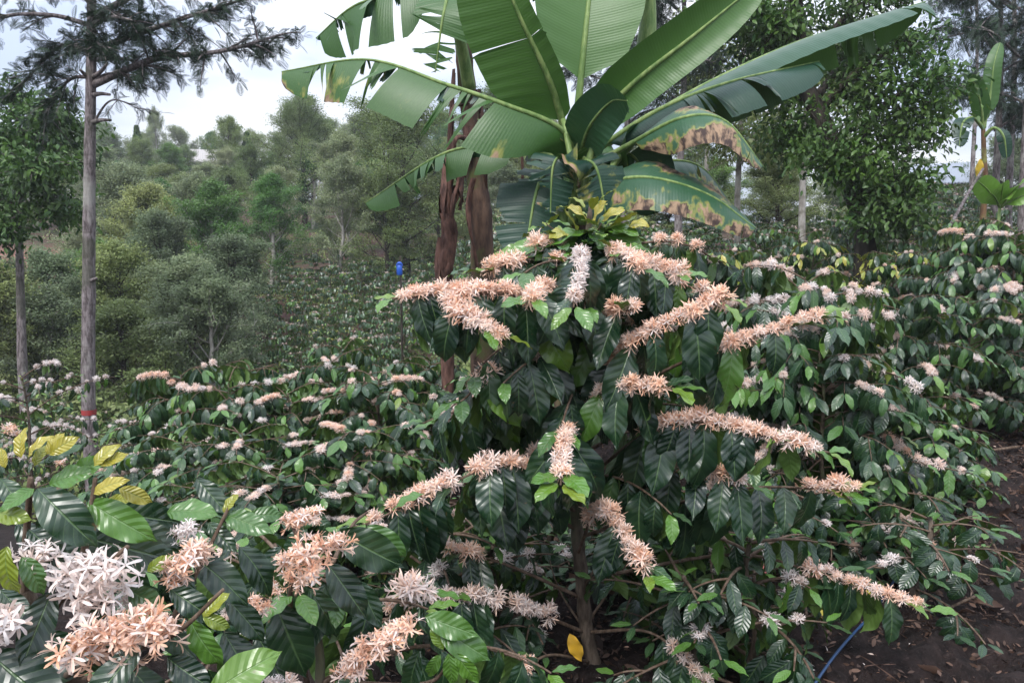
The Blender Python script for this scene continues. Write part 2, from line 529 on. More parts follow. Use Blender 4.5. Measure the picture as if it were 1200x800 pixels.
# ------------------------------------------------------------------ ground
def soil_mat():
    k = NT('soil'); p = k.pos()
    n1 = k.noise(9., 6., p, .7); n2 = k.noise(60., 5., p, .7); n3 = k.noise(.35, 3., p); n4 = k.noise(2.2, 4., p)
    c = k.mix(k.ss(n1, .35, .68), (.009, .0065, .006), (.034, .023, .021))
    c = k.mix(k.math('MULTIPLY', k.ss(n2, .56, .72), .7), c, (.085, .058, .05))
    sx = k.n('SeparateXYZ'); k.set(sx.inputs[0], p)
    far = k.ss(sx.outputs[1], 9., 20.)
    c = k.mix(k.math('MULTIPLY', far, .75), c, (.10, .052, .045))
    grass = k.math('MULTIPLY', far, k.ss(k.math('ADD', k.math('MULTIPLY', n3, .6), k.math('MULTIPLY', n4, .45)), .46, .6))
    c = k.mix(grass, c, (.045, .07, .025))
    bank = k.math('MULTIPLY', k.ss(sx.outputs[0], -14.5, -16.), k.math('MULTIPLY', k.ss(sx.outputs[1], 23., 25.), k.ss(sx.outputs[1], 33., 30.)))
    c = k.mix(k.math('MULTIPLY', bank, .9), c, k.mix(n4, (.18, .075, .06), (.28, .15, .12)))
    h = k.math('ADD', k.math('MULTIPLY', n1, .7), k.math('MULTIPLY', n2, .3))
    return k.principled(c, .95, .2, h, 1., .06)


def axis(lo, hi, f0, f1, fine):
    a = list(np.arange(f0, f1, fine)); s = fine; x = f1
    while x < hi: a.append(x); s *= 1.12; x += s
    a.append(hi); s = fine; x = f0
    b = []
    while x > lo: s *= 1.12; x -= s; b.append(max(x, lo))
    return np.array(sorted(set(b + a)))


gx, gy = axis(-260, 260, -1.5, 4.2, .035), axis(-30, 420, 1.4, 6.2, .035)
X, Y = np.meshgrid(gx, gy)
Z = ground_z(X, Y)
clod = np.zeros_like(Z)
for q in range(9):
    fx, fy, ph = rng.uniform(4, 28), rng.uniform(4, 28), rng.uniform(0, 6)
    clod += np.sin(X * fx + Y * fy * rng.choice([-1, 1]) + ph) / (fx + fy)
Z = Z + (clod * .24 + rng.normal(0, .011, Z.shape) + .03 * np.maximum(0, np.sin(X * 21 + 3 * np.sin(Y * 9)) * np.sin(Y * 23 + 3 * np.sin(X * 7)) - .3)) * sstep(8, 5, Y) * sstep(-4, -1, X)
mb = MB(); ny, nx = X.shape
i, j = np.meshgrid(np.arange(ny - 1), np.arange(nx - 1), indexing='ij')
mb.add(np.stack([X, Y, Z], -1).reshape(-1, 3), np.stack([i * nx + j, i * nx + j + 1, (i + 1) * nx + j + 1, (i + 1) * nx + j], -1).reshape(-1, 4))
g = mb.build('ground', soil_mat()); tag(g, kind='structure')

# litter of wood chips, dry leaf bits and clods on the bare soil
lit, N = MB(), 34000
P = np.stack([rng.uniform(-.6, 4.6, N), rng.uniform(1.9, 7, N), np.zeros(N)], -1); P[:, 2] = ground_z(P[:, 0], P[:, 1]) + rng.uniform(.0, .022, N)
al = rng.normal(0, 1, (N, 3)); al[:, 2] *= .5; nm = rng.normal(0, .7, (N, 3)) + [0, 0, 1.]
Lr = np.where(rng.uniform(0, 1, N) < .05, rng.uniform(.05, .11, N), rng.uniform(.008, .036, N))
chip = (FAR[0][0] * np.array([1.1, 1, 1.]), FAR[0][1], FAR[0][2])
lit.inst(chip, frames(al, nm) * Lr[:, None, None], P, rng.uniform(0, 1, N), np.zeros(N))
Nt = 900; Pt = np.stack([rng.uniform(.2, 4.4, Nt), rng.uniform(2.2, 6.5, Nt), np.zeros(Nt)], -1); Pt[:, 2] = ground_z(Pt[:, 0], Pt[:, 1]) + .02
at_ = rng.normal(0, 1, (Nt, 3)); at_[:, 2] *= .15; tw_ = (FAR[0][0] * np.array([.09, 1, .4]), FAR[0][1], FAR[0][2])
lit.inst(tw_, frames(at_, rng.normal(0, .3, (Nt, 3)) + [0, 0, 1.]) * rng.uniform(.04, .22, Nt)[:, None, None], Pt, rng.uniform(.5, 1.4, Nt), np.zeros(Nt))
tag(lit.build('leaf_litter', M['dead_leaf']), kind='stuff')

Np = 420; fp = MB(); Pp = np.stack([rng.uniform(-.4, 4.2, Np), rng.uniform(2.2, 6.2, Np), np.zeros(Np)], -1); Pp[:, 2] = ground_z(Pp[:, 0], Pp[:, 1]) + .03
fp.inst((FAR[1][0] * np.array([.8, 1, 1.]), FAR[1][1], FAR[1][2]), frames(rng.normal(0, 1, (Np, 3)) * [1, 1, .3], rng.normal(0, .4, (Np, 3)) + [0, 0, 1.]) * rng.uniform(.010, .024, Np)[:, None, None], Pp, rng.uniform(0, 1, Np), rng.uniform(.1, 1., Np))
tag(fp.build('fallen_petals', M['petal']), kind='stuff')

# ------------------------------------------------------------------ main coffee bush
def world_branch(pl, base, n=26): return catmull([at(*p) for p in pl], n) - base


MAIN = [  # start on the stem ... tip (photo position, distance), blossom from/to along the branch, cluster kinds
    ([(678, 420, 2.4), (580, 348, 2.25), (458, 350, 2.1)], (.62, .96), CL_PEACH),
    ([(678, 450, 2.4), (610, 352, 2.05), (528, 356, 2.0), (585, 395, 1.9)], (.5, 1), CL_PEACH),
    ([(682, 370, 2.4), (630, 310, 2.3), (562, 320, 2.2)], (.55, 1), CL_PEACH),
    ([(685, 330, 2.4), (655, 290, 2.3), (628, 288, 2.25)], (.5, 1), CL_PEACH),
    ([(680, 410, 2.4), (640, 345, 2.1), (622, 352, 1.9)], (.5, 1), CL_PEACH),
    ([(685, 350, 2.4), (682, 300, 2.1), (672, 360, 1.9)], (.58, 1), CL_PINK + CL_WHITE),
    ([(688, 320, 2.4), (722, 298, 2.2), (752, 316, 2.05)], (.45, 1), CL_PEACH),
    ([(686, 360, 2.4), (740, 312, 2.25), (795, 322, 2.15)], (.6, 1), CL_PEACH),
    ([(680, 440, 2.4), (712, 375, 2.15), (742, 362, 2.0)], (.5, 1), CL_PEACH),
    ([(678, 470, 2.4), (745, 402, 2.05), (862, 345, 1.98)], (.35, .97), CL_PEACH),
    ([(678, 490, 2.4), (810, 420, 2.15), (958, 374, 2.05)], (.62, 1), CL_PEACH),
    ([(676, 520, 2.4), (705, 462, 2.1), (790, 455, 1.95)], (.35, .97), CL_PEACH + CL_PINK[:1]),
    ([(675, 600, 2.4), (600, 545, 2.02), (498, 580, 1.9)], (.4, .97), CL_PEACH + CL_PINK[:1]),
    ([(676, 570, 2.4), (665, 508, 2.0), (657, 568, 1.75)], (.6, .96), CL_PEACH + CL_PINK[:1]),
    ([(676, 650, 2.4), (705, 598, 2.15), (760, 676, 1.9)], (.3, .96), CL_PEACH),
    ([(675, 570, 2.4), (790, 496, 2.12), (972, 530, 1.98)], (.4, .96), CL_PEACH + CL_PINK[:1]),
    ([(675, 610, 2.4), (765, 546, 2.2), (895, 572, 2.05)], (.42, .93), CL_PEACH + CL_PINK[:1]),
    ([(677, 630, 2.4), (850, 575, 2.25), (1000, 574, 2.1)], (.84, 1), CL_PEACH),
    ([(680, 680, 2.4), (850, 650, 2.35), (950, 668, 2.3), (1090, 716, 2.15)], (.66, .97), CL_PEACH + CL_PINK[:1]),
    ([(682, 700, 2.4), (590, 660, 2.3), (525, 645, 2.2)], (.75, 1), CL_PEACH),
    ([(684, 740, 2.4), (590, 705, 2.2), (480, 700, 2.1)], (.25, .9), CL_PINK),
    ([(690, 740, 2.4), (765, 742, 2.2), (825, 800, 2.1)], (.7, 1), CL_PINK),
    ([(690, 775, 2.4), (640, 768, 2.2), (588, 805, 2.0)], (.7, 1), CL_PEACH),
    ([(676, 620, 2.4), (560, 565, 2.2), (425, 615, 1.9)], (.66, .97), CL_PEACH),
    ([(678, 600, 2.4), (740, 580, 2.5), (830, 630, 2.6)], (.5, .9), CL_PINK),
    ([(676, 520, 2.4), (570, 470, 2.5), (500, 500, 2.5)], (.5, .9), CL_PINK),
    ([(676, 500, 2.4), (590, 440, 2.2), (540, 470, 2.05)], (.4, .9), CL_PEACH),
    ([(680, 400, 2.4), (760, 350, 2.5), (830, 380, 2.6)], (.5, .9), CL_PINK),
]


def main_bush():
    r = np.random.default_rng(5)
    base = np.array([.245, 2.42, float(ground_z(.245, 2.42)) - .02])
    root = empty('coffee_bush', base, 'largest coffee bush, orange flowered with a bare grey stem, before the banana clump', 'coffee bush')
    st, tw, lf = MB(), MB(), MB(); lv = Leaves(); cl = []
    S = catmull([base - [0, 0, 0], at(699, 800, 2.42), at(687, 735, 2.41), at(682, 680, 2.4), at(676, 610, 2.4), at(675, 500, 2.4), at(680, 380, 2.4), at(690, 265, 2.4), at(692, 240, 2.4)], 60) - base
    tube(st, S, np.interp(np.linspace(0, 1, 60), [0, .5, 1], [.027, .021, .005]) * (1 + .09 * np.sin(np.arange(60) * 1.9)), 10)
    for pl, bl, kd in MAIN:
        C = world_branch(pl, base)
        tube(tw, C, np.linspace(.0065, .0026, len(C)), 6)
        Q, L = resample(C, max(6, int(L0(C) / .035)))
        out = unit((C[-1] - C[0]) * [1, 1, 0]) * .6 + np.array([0, -.5, 0])
        low = pl[0][1] > 635
        dress_branch(r, lv, cl, Q, out, .18, .66 if low else .32, bl, .96, kd, .42, .72, .92, 1.35)
    az = 0
    for i in range(28):
        az += 2.4 + r.normal(0, .2); h = .66 + .74 * (i / 28); ln = r.uniform(.32, .55) * (1 - .35 * max(0, h - 1.2))
        P = auto_branch(r, h, az, ln, r.uniform(.3, .6), r.uniform(.7, 1.3)); P[:, 0] += np.interp(h, S[:, 2], S[:, 0]); P[:, 1] += np.interp(h, S[:, 2], S[:, 1])
        tube(tw, P, np.linspace(.006, .0025, len(P)), 5)
        Q, L = resample(P, max(5, int(ln / .05)))
        dress_branch(r, lv, cl, Q, np.array([math.cos(az), math.sin(az) - .4, 0]), .17, .3, (.3, .8), .22, CL_PINK + CL_PEACH, .4, .9, .8, 1.5)
    # bare dry twigs low on the stem
    for pl in ([(683, 690, 2.4), (705, 650, 2.3), (722, 600, 2.25)], [(690, 745, 2.4), (655, 690, 2.5), (640, 640, 2.6)], [(696, 790, 2.4), (640, 790, 2.5), (600, 800, 2.5)],
               [(688, 730, 2.4), (735, 660, 2.5), (760, 620, 2.6)]):
        C = world_branch(pl, base); tube(tw, C, np.linspace(.005, .0015, len(C)), 5)
    top = S[-1]
    for k in range(26):   # dense shoot tip, young olive and bright green leaves
        a = k * 2.4; o = np.array([math.cos(a), math.sin(a), 0]); rr = .02 + .1 * (k / 26)
        lv.add(top + o * rr - np.array([0, 0, .008 * k]), o * (.6 + .02 * k) + np.array([0, 0, 1.0 - .055 * k]), o * -.3 + np.array([0, 0, 1]), .07 + .0026 * k, r.uniform(), max(0, .95 - .05 * k + r.normal(0, .1)))
    for (cx, cy, d) in ((655, 275, 2.3), (640, 262, 2.45), (705, 262, 2.25), (735, 270, 2.4), (720, 290, 2.2), (665, 300, 2.15)):
        c = at(cx, cy, d) - base
        tube(tw, catmull([S[-12], (S[-12] + c) / 2 + [0, 0, .02], c], 8), np.linspace(.004, .002, 8), 5)
        for k in range(9):
            a = k * 2.4 + cx; o = np.array([math.cos(a), math.sin(a), 0])
            lv.add(c + o * .012 - np.array([0, 0, .008 * k]), o + np.array([0, 0, .75 - .17 * k]), np.array([0, 0, 1]) - o * .2, .055 + .009 * k, r.uniform(), max(0, .62 - .06 * k + r.normal(0, .1)))
    for b, t, y in (((688, 262), (684, 232), .97), ((694, 262), (702, 234), .98), ((700, 262), (722, 238), .95), ((716, 268), (742, 246), .9), ((735, 268), (748, 250), .95), ((668, 275), (652, 262), .9), ((676, 270), (666, 244), .85), ((705, 270), (745, 262), .5), ((690, 272), (640, 268), .45), ((690, 275), (650, 296), .4),
                    ((695, 275), (735, 290), .35), ((700, 272), (752, 282), .45), ((692, 270), (705, 300), .12), ((688, 272), (678, 305), .1), ((690, 268), (712, 285), .3), ((660, 280), (622, 276), .45), ((655, 285), (628, 300), .4), ((720, 275), (760, 296), .3), ((650, 285), (600, 282), .5), ((640, 290), (585, 300), .42), ((625, 292), (572, 296), .55),
                    ((640, 290), (610, 312), .2), ((710, 280), (690, 312), .08), ((725, 285), (742, 318), .1), ((612, 300), (590, 330), .05), ((660, 290), (645, 325), .05), ((780, 325), (812, 312), .4), ((785, 330), (815, 340), .2)):
        B, T = at(*b, 2.32), at(*t, 2.24); lv.add(B - base, T - B, [r.normal(0, .25), -.6, .7], np.linalg.norm(T - B) * 1.08, r.uniform(), y)
    lv.write(lf, NEAR, r)
    st.build('stem', M['stem'], root); tw.build('branches', M['twig'], root); lf.build('foliage', M['coffee_leaf'], root)
    idx = list(range(len(cl)))
    place_clusters(cl, root, r, limit=99)
    if len(cl) > 99:
        tag(merge_clusters(cl[99:], r).build('blossom', M['petal'], root), kind='stuff')
    yl = MB(); Pq = at(668, 742, 2.3) - base
    yl.inst(NEAR[0], frames(np.array([[.35, 0, -1.]]), np.array([[-.3, -1., .2]])) * .11, Pq[None], np.array([.5]), np.array([.0]))
    tag(yl.build('leaf', M['yellow_leaf'], root), 'withered yellow leaf')


main_bush()

# ------------------------------------------------------------------ the two bushes nearest the camera
def hand_leaf(lv, b, t, d0, d1, young, L=None, up=.5, r=rng):
    B, T = at(*b, d0), at(*t, d0 + (d1 - d0) * .45); a = T - B
    lv.add(B, a, np.array([0, -1., 0]) * (1 - up) + np.array([r.normal(0, .15), 0, up]), np.linalg.norm(a) * (1.06 if young < .68 else .84) if L is None else L, r.uniform(), young)


def front_left():
    r = np.random.default_rng(8)
    base = np.array([-.78, 1.02, float(ground_z(-.78, 1.02))])
    root = empty('coffee_bush', base, 'nearest coffee bush, crowned with upright yellow leaves above white and orange blossom', 'coffee bush')
    st, tw, lf = MB(), MB(), MB(); lv = Leaves()
    for pl, ra in (([(60, 800, 1.0), (30, 700, .98), (36, 560, .92)], .008), ([(10, 790, 1.0), (45, 760, .88), (70, 705, .87), (150, 640, .86)], .006), ([(80, 700, .9), (100, 640, .9), (112, 560, .9)], .006),
                   ([(60, 800, 1.0), (160, 780, .9), (215, 700, .92), (268, 595, .98)], .005), ([(60, 800, 1.0), (120, 770, .86), (200, 745, .84), (262, 690, .86)], .005)):
        C = world_branch(pl, base); tube(tw, C, np.linspace(ra, ra * .45, len(C)), 7)
    tube(st, catmull([np.zeros(3), (at(60, 800, 1.0) - base) * .5 + [.01, 0, 0], at(60, 800, 1.0) - base, at(30, 690, .98) - base], 20), np.linspace(.018, .010, 20), 8)
    H = [((25, 537), (12, 492), .9, .9, .97), ((33, 536), (46, 496), .9, .88, .98), ((6, 548), (-4, 518), .9, .9, .96), ((55, 532), (75, 498), .92, .95, .97), ((58, 532), (87, 507), .9, .88, .96),
         ((40, 546), (50, 512), .92, .92, .85), ((52, 542), (97, 517), .93, 1.0, .22), ((110, 546), (133, 508), .9, .9, .93), ((114, 544), (157, 528), .9, .92, .96), ((110, 578), (146, 551), .88, .86, 1.), ((140, 572), (184, 590), .9, .88, .95),
         ((126, 585), (160, 585), .92, .9, .85), ((58, 568), (100, 546), .92, .9, .42), ((84, 560), (112, 538), .93, .9, .45), ((44, 572), (98, 630), .88, .78, .12), ((40, 572), (0, 594), .9, .82, .4), ((-8, 600), (38, 606), .88, .85, .72),
         ((45, 582), (52, 612), .93, .9, .85), ((104, 588), (167, 628), .9, .82, .42), ((150, 612), (206, 648), .95, .9, 0.), ((96, 628), (184, 652), .93, .84, 0.), ((34, 620), (72, 655), .88, .82, .1), ((8, 640), (-6, 725), .82, .76, .75),
         ((26, 652), (52, 692), .84, .8, .32), ((62, 690), (24, 780), .86, .74, 0.), ((-12, 765), (62, 835), .82, .72, 0.), ((150, 690), (192, 716), .88, .82, .2), ((98, 716), (146, 762), .86, .82, .03), ((165, 755), (92, 836), .82, .7, .08),
         ((200, 690), (246, 722), .9, .84, .05), ((222, 724), (252, 788), .86, .8, .42), ((238, 722), (268, 684), .88, .9, .82), ((238, 722), (276, 738), .88, .86, .72), ((172, 668), (208, 648), .9, .9, .72), ((196, 600), (246, 592), 1.0, .96, .4),
         ((262, 600), (277, 572), .98, .98, .85), ((262, 602), (316, 622), .98, .94, .32), ((290, 605), (330, 598), 1., 1., .3), ((244, 612), (275, 645), .98, .94, .1), ((226, 652), (290, 695), .96, .88, .05), ((246, 812), (322, 762), .82, .86, .55),
         ((196, 770), (240, 806), .84, .78, 0.), ((180, 640), (225, 690), .94, .88, .0), ((0, 560), (30, 600), 1., .95, .05), ((70, 600), (20, 640), .95, .9, 0.), ((130, 600), (200, 610), 1.0, .95, .05), ((60, 630), (110, 672), .98, .92, 0.), ((20, 610), (60, 660), 1., .95, 0.),
         ((130, 650), (175, 700), 1., .95, 0.), ((0, 690), (35, 730), .95, .9, 0.), ((55, 740), (110, 790), .98, .92, 0.), ((180, 720), (225, 770), .98, .9, 0.), ((150, 780), (200, 830), .95, .88, 0.), ((20, 800), (90, 760), .95, .9, 0.),
         ((280, 640), (330, 690), 1.05, 1.0, 0.), ((265, 700), (310, 745), 1.02, .95, .05), ((262, 740), (300, 800), 1.0, .92, .1), ((230, 560), (265, 600), 1.15, 1.1, .1)]
    for b, t, d0, d1, y in H: hand_leaf(lv, b, t, d0, d1, y, r=r, up=r.uniform(.3, .6))
    for k, L in enumerate(lv.rows): lv.rows[k] = (L[0] - base,) + L[1:]
    lv.write(lf, NEAR, r)
    tw.build('branches', M['twig'], root); st.build('stem', M['stem'], root); lf.build('foliage', M['coffee_leaf'], root)
    cl = []
    for px, py, d, s, kd in ((48, 658, .86, .8, HI_WHITE), (85, 680, .86, 1., HI_WHITE), (130, 672, .86, 1., HI_WHITE), (104, 712, .85, 1., HI_WHITE), (92, 772, .82, 1., HI_PEACH), (126, 760, .82, 1.05, HI_PEACH), (160, 742, .82, 1., HI_PEACH),
                             (184, 752, .82, .9, HI_PEACH), (214, 668, .9, .75, HI_PEACH), (226, 650, .92, .7, HI_PEACH), (200, 680, .92, .6, HI_PEACH), (-2, 745, .8, 1., HI_WHITE),
                             (72, 542, 1.0, .25, HI_PEACH), (12, 505, 1.0, .3, HI_PEACH), (218, 625, .95, .5, HI_WHITE), (150, 700, .9, .6, HI_WHITE)):
        a = r.uniform(0, 6.3); cl.append((at(px, py, d) - base, np.array([math.cos(a), .3 * math.sin(a), r.normal(0, .3)]), s, kd[r.integers(len(kd))]))
    place_clusters(cl, root, r)


front_left()


def front_low():
    r = np.random.default_rng(9)
    bx, by = -.42, 1.5
    base = np.array([bx, by, float(ground_z(bx, by))])
    root = empty('coffee_bush', base, 'low coffee bush with large orange flower heads, left of the grey stem', 'coffee bush')
    st, tw, lf, cl = bush_geometry(77, H=.78, R0=.42, nb=12, leafL=.135, spacing=.045, bloomp=.12, kinds=CL_PINK, tpls=NEAR, leaf_from=.35, tipyoung=.4, zmin=.2, droop=1.2, laterals=1)
    lv = Leaves()
    for pl in ([(360, 800, 1.45), (340, 700, 1.32), (362, 640, 1.28), (400, 640, 1.25)], [(380, 800, 1.45), (420, 780, 1.3), (480, 735, 1.25)], [(340, 720, 1.35), (300, 700, 1.25), (290, 725, 1.2)], [(362, 660, 1.3), (345, 620, 1.4), (335, 600, 1.45)],
               [(400, 800, 1.45), (500, 800, 1.4), (530, 765, 1.35)], [(370, 700, 1.35), (410, 620, 1.5), (430, 600, 1.6)]):
        C = world_branch(pl, base); tube(tw, C, np.linspace(.006, .0025, len(C)), 6)
    for b, t, d0, d1, y in [((322, 705), (360, 800), 1.28, 1.2, 0.), ((362, 690), (404, 748), 1.3, 1.25, 0.), ((384, 660), (430, 722), 1.3, 1.22, .02), ((396, 622), (470, 668), 1.35, 1.3, .12), ((430, 616), (478, 650), 1.4, 1.34, .3), ((492, 762), (468, 822), 1.25, 1.2, .05),
                            ((498, 722), (556, 742), 1.35, 1.28, .36), ((514, 735), (574, 772), 1.35, 1.28, .34), ((526, 765), (530, 805), 1.33, 1.3, .46), ((516, 766), (498, 798), 1.33, 1.3, .45), ((534, 765), (560, 802), 1.33, 1.3, .5), ((520, 760), (505, 735), 1.34, 1.34, .6),
                            ((300, 680), (262, 735), 1.35, 1.25, 0.), ((372, 650), (330, 690), 1.32, 1.25, .05), ((420, 680), (445, 735), 1.4, 1.33, 0.), ((330, 640), (290, 690), 1.4, 1.35, .05), ((300, 740), (330, 800), 1.3, 1.22, 0.), ((420, 790), (380, 830), 1.3, 1.2, 0.),
                            ((360, 620), (320, 650), 1.45, 1.4, .1), ((345, 600), (385, 612), 1.5, 1.5, .15)]:
        hand_leaf(lv, b, t, d0, d1, y, r=r, up=r.uniform(.25, .55))
    for k, L in enumerate(lv.rows): lv.rows[k] = (L[0] - base,) + L[1:]
    lv.write(lf, NEAR, r)
    hc = []
    for px, py, d, s, kd in ((342, 664, 1.22, .9, HI_PEACH), (364, 655, 1.22, 1.05, HI_PEACH), (388, 645, 1.23, 1., HI_PEACH), (352, 684, 1.22, .8, HI_PEACH), (425, 775, 1.2, .9, HI_PEACH), (448, 758, 1.2, 1.05, HI_PEACH), (474, 742, 1.22, .95, HI_PEACH), (410, 795, 1.2, .8, HI_PEACH),
                             (345, 614, 1.38, .85, HI_PEACH), (366, 608, 1.4, .8, HI_PEACH), (298, 712, 1.2, .7, HI_PEACH), (320, 690, 1.22, .5, HI_PEACH), (300, 790, 1.2, .55, HI_PEACH), (320, 805, 1.2, .6, HI_WHITE), (462, 712, 1.5, .7, HI_PEACH), (290, 735, 1.2, .5, HI_WHITE)):
        a = r.uniform(0, 6.3); hc.append((at(px, py, d) - base, np.array([math.cos(a), .3 * math.sin(a), r.normal(0, .3)]), s, kd[r.integers(len(kd))]))
    tw.build('branches', M['twig'], root); st.build('stem', M['stem'], root); lf.build('foliage', M['coffee_leaf'], root)
    place_clusters(hc + cl, root, r)


front_low()

# ------------------------------------------------------------------ coffee bushes of the middle distance
KW = dict(leafL=.18, spacing=.041, tpls=MID, droop=1.6, laterals=2, tipsize=(.6, .88))
protos = [make_bush(100 + k, True, 'x', None, H=1.5, R0=.62, nb=36, bloomp=bp, kinds=kd, leaf_from=.32, tipyoung=ty, csize=.95, zmin=.12, **KW)
          for k, (bp, kd, ty) in enumerate(((.15, CL_PINK + CL_PEACH[:2], .25), (.11, CL_WHITE + CL_PINK, .3), (.20, CL_PINK + CL_WHITE[:1], .22), (.16, CL_PEACH[:2] + CL_PINK, .8), (.57, CL_PINK + CL_WHITE, .25)))]
sprig = make_bush(120, True, 'x', None, H=1.5, R0=.75, nb=22, bloomp=.8, kinds=CL_WHITE, leaf_from=.6, tipyoung=.6, csize=.75, zmin=.2, leafL=.10, spacing=.06, tpls=MID, laterals=1)
for p_ in protos + [sprig]:
    pass
used = set()


def put(proto, px, top, d, label, group, rz=None, wide=1.):
    a = at(px, top, d); gz = float(ground_z(a[0], a[1])); h = a[2] - gz
    o = proto if proto.name not in used else copy_tree(proto)
    used.add(proto.name)
    s = h / 1.56
    o.location = (a[0], a[1], gz); o.rotation_euler = (0, 0, rng.uniform(0, 6.28) if rz is None else rz)
    ws = max(s, .75) * wide
    o.scale = (ws, ws, s)
    tag(o, label)
    if group: o['group'] = group
    elif 'group' in o: del o['group']
    return o


G1 = 'coffee bushes around the big bush'
MIDS = [
    (2, 250, 445, 4.5, 'coffee bush near the front of the dark left row, under its pale green shoots'),
    (0, 340, 455, 4.5, 'coffee bush in front of the pink-tufted one in the dark left row'),
    (1, 235, 560, 3.0, 'shadowy coffee bush behind the orange flower heads of the left-edge bush'),
    (2, 330, 560, 2.9, 'shadowy coffee bush left of the long orange spray, low behind the bottom bush'),
    (1, 985, 400, 3.4, 'coffee bush below the pink-topped one, between the big bush and the bare soil'),
    (0, 205, 432, 5.0, 'dark coffee bush right of the red-banded trunk, topped with pale green shoots'),
    (1, 290, 424, 5.6, 'rounded coffee bush behind the dark left row, in front of the valley trees'),
    (2, 375, 414, 5.3, 'coffee bush with pink tufts atop the dark left row, left of the dead stem'),
    (0, 448, 436, 4.4, 'coffee bush left of the big bush, under its leftmost orange tips'),
    (1, 200, 512, 3.9, 'coffee bush behind the yellow young leaves, right below the red band'),
    (2, 295, 505, 3.7, 'coffee bush in the middle of the dark left row with cream sprays'),
    (0, 400, 500, 3.3, 'coffee bush with white sprays, left of the big bush\'s long orange spray'),
    (1, 505, 420, 5.2, 'coffee bush at the foot of the brown dead banana stem'),
    (4, 950, 312, 3.6, 'coffee bush topped with pale pink blossom, just right of the big bush'),
    (2, 1065, 348, 4.3, 'broad coffee bush above the bare soil, second to the right of the big bush'),
    (1, 1150, 342, 5.2, 'coffee bush at the right edge behind the broad one, with cream sprays'),
    (0, 862, 302, 4.3, 'coffee bush half hidden behind the right arm of the big bush'),
    (2, 1225, 390, 5.3, 'coffee bush cut by the right edge, over the patch of bare soil'),
    (1, 1055, 455, 3.9, 'low coffee bush beside the blue hose, its long sprays hanging over the soil'),
    (0, 1135, 264, 6.6, 'tall coffee bush on the right skyline under the broad light green leaves'),
    (2, 1192, 262, 6.1, 'tall coffee bush at the right edge under the young banana'),
    (3, 1050, 292, 7.0, 'coffee bush with yellow shoots right of the leaning ivy-clad trunk'),
    (3, 858, 290, 6.6, 'coffee bush with yellow shoots below the scorched banana leaf'),
    (3, 950, 280, 7.4, 'coffee bush with yellow shoots left of the leaning ivy-clad trunk'),
    (1, 1000, 330, 5.6, 'coffee bush between the yellow-shooted ones and the pink-topped one'),
    (2, 790, 300, 7.6, 'coffee bush behind the hanging scorched leaf, partly hidden by the big bush'),
    (0, 640, 330, 6.2, 'coffee bush in the shade below the banana clump'),
]
for k, px, tp_, d, lb in MIDS: put(protos[k], px, tp_, d, lb, None)
put(sprig, 30, 432, 5.2, 'thin coffee bush with white flower wands, left of the red-banded trunk', None)
put(sprig, 172, 492, 6.2, 'thin coffee bush with white flower wands, just right of the red-banded trunk', None)
# small seedlings and weeds under the big bush
weed = make_bush(140, True, 'leafy low coffee seedling', None, H=.5, R0=.30, nb=13, bloomp=.07, kinds=CL_WHITE, leaf_from=.2, tipyoung=.25, zmin=.15, csize=.7, leafL=.115, spacing=.05, tpls=MID, laterals=1)
for q, (px, py, d, lb) in enumerate(((850, 700, 2.55, 'low coffee seedling beside the lone yellow leaf on the soil'), (790, 725, 2.75, 'low coffee seedling just right of the grey stem'), (560, 690, 2.9, 'low coffee seedling left of the grey stem, behind the bare twigs'),
                                     (930, 640, 3.1, 'low coffee seedling under the long low spray, left of the hose'), (640, 650, 3.2, 'low coffee seedling deep in the shade behind the grey stem'),
                                     (820, 790, 2.2, 'low coffee seedling at the bottom edge, between the grey stem and the hose'), (885, 770, 2.35, 'low coffee seedling touching the lone yellow leaf, nearer the camera'), (1010, 640, 3.3, 'low coffee seedling just left of where the hose passes under the leaves'),
                                     (1065, 715, 2.8, 'low coffee seedling spreading over the hose'), (760, 650, 2.8, 'low coffee seedling right of the grey stem, behind the drooping orange spray'), (520, 760, 2.4, 'low coffee seedling left of the grey stem, behind the bright green young leaves'), (590, 730, 2.6, 'low coffee seedling among the bare twigs left of the grey stem'), (700, 690, 3.4, 'low coffee seedling straight behind the grey stem'))):
    a = at(px, py, d); o = weed if q == 0 else copy_tree(weed)
    o.name = 'coffee_seedling' if q == 0 else 'coffee_seedling.001'
    o.location = (a[0], a[1], float(ground_z(a[0], a[1]))); o.rotation_euler = (0, 0, q * 1.3); o.scale = (1.25, 1.25, (.7, .9, 1.05, .8)[q % 4]); tag(o, lb, 'coffee seedling')

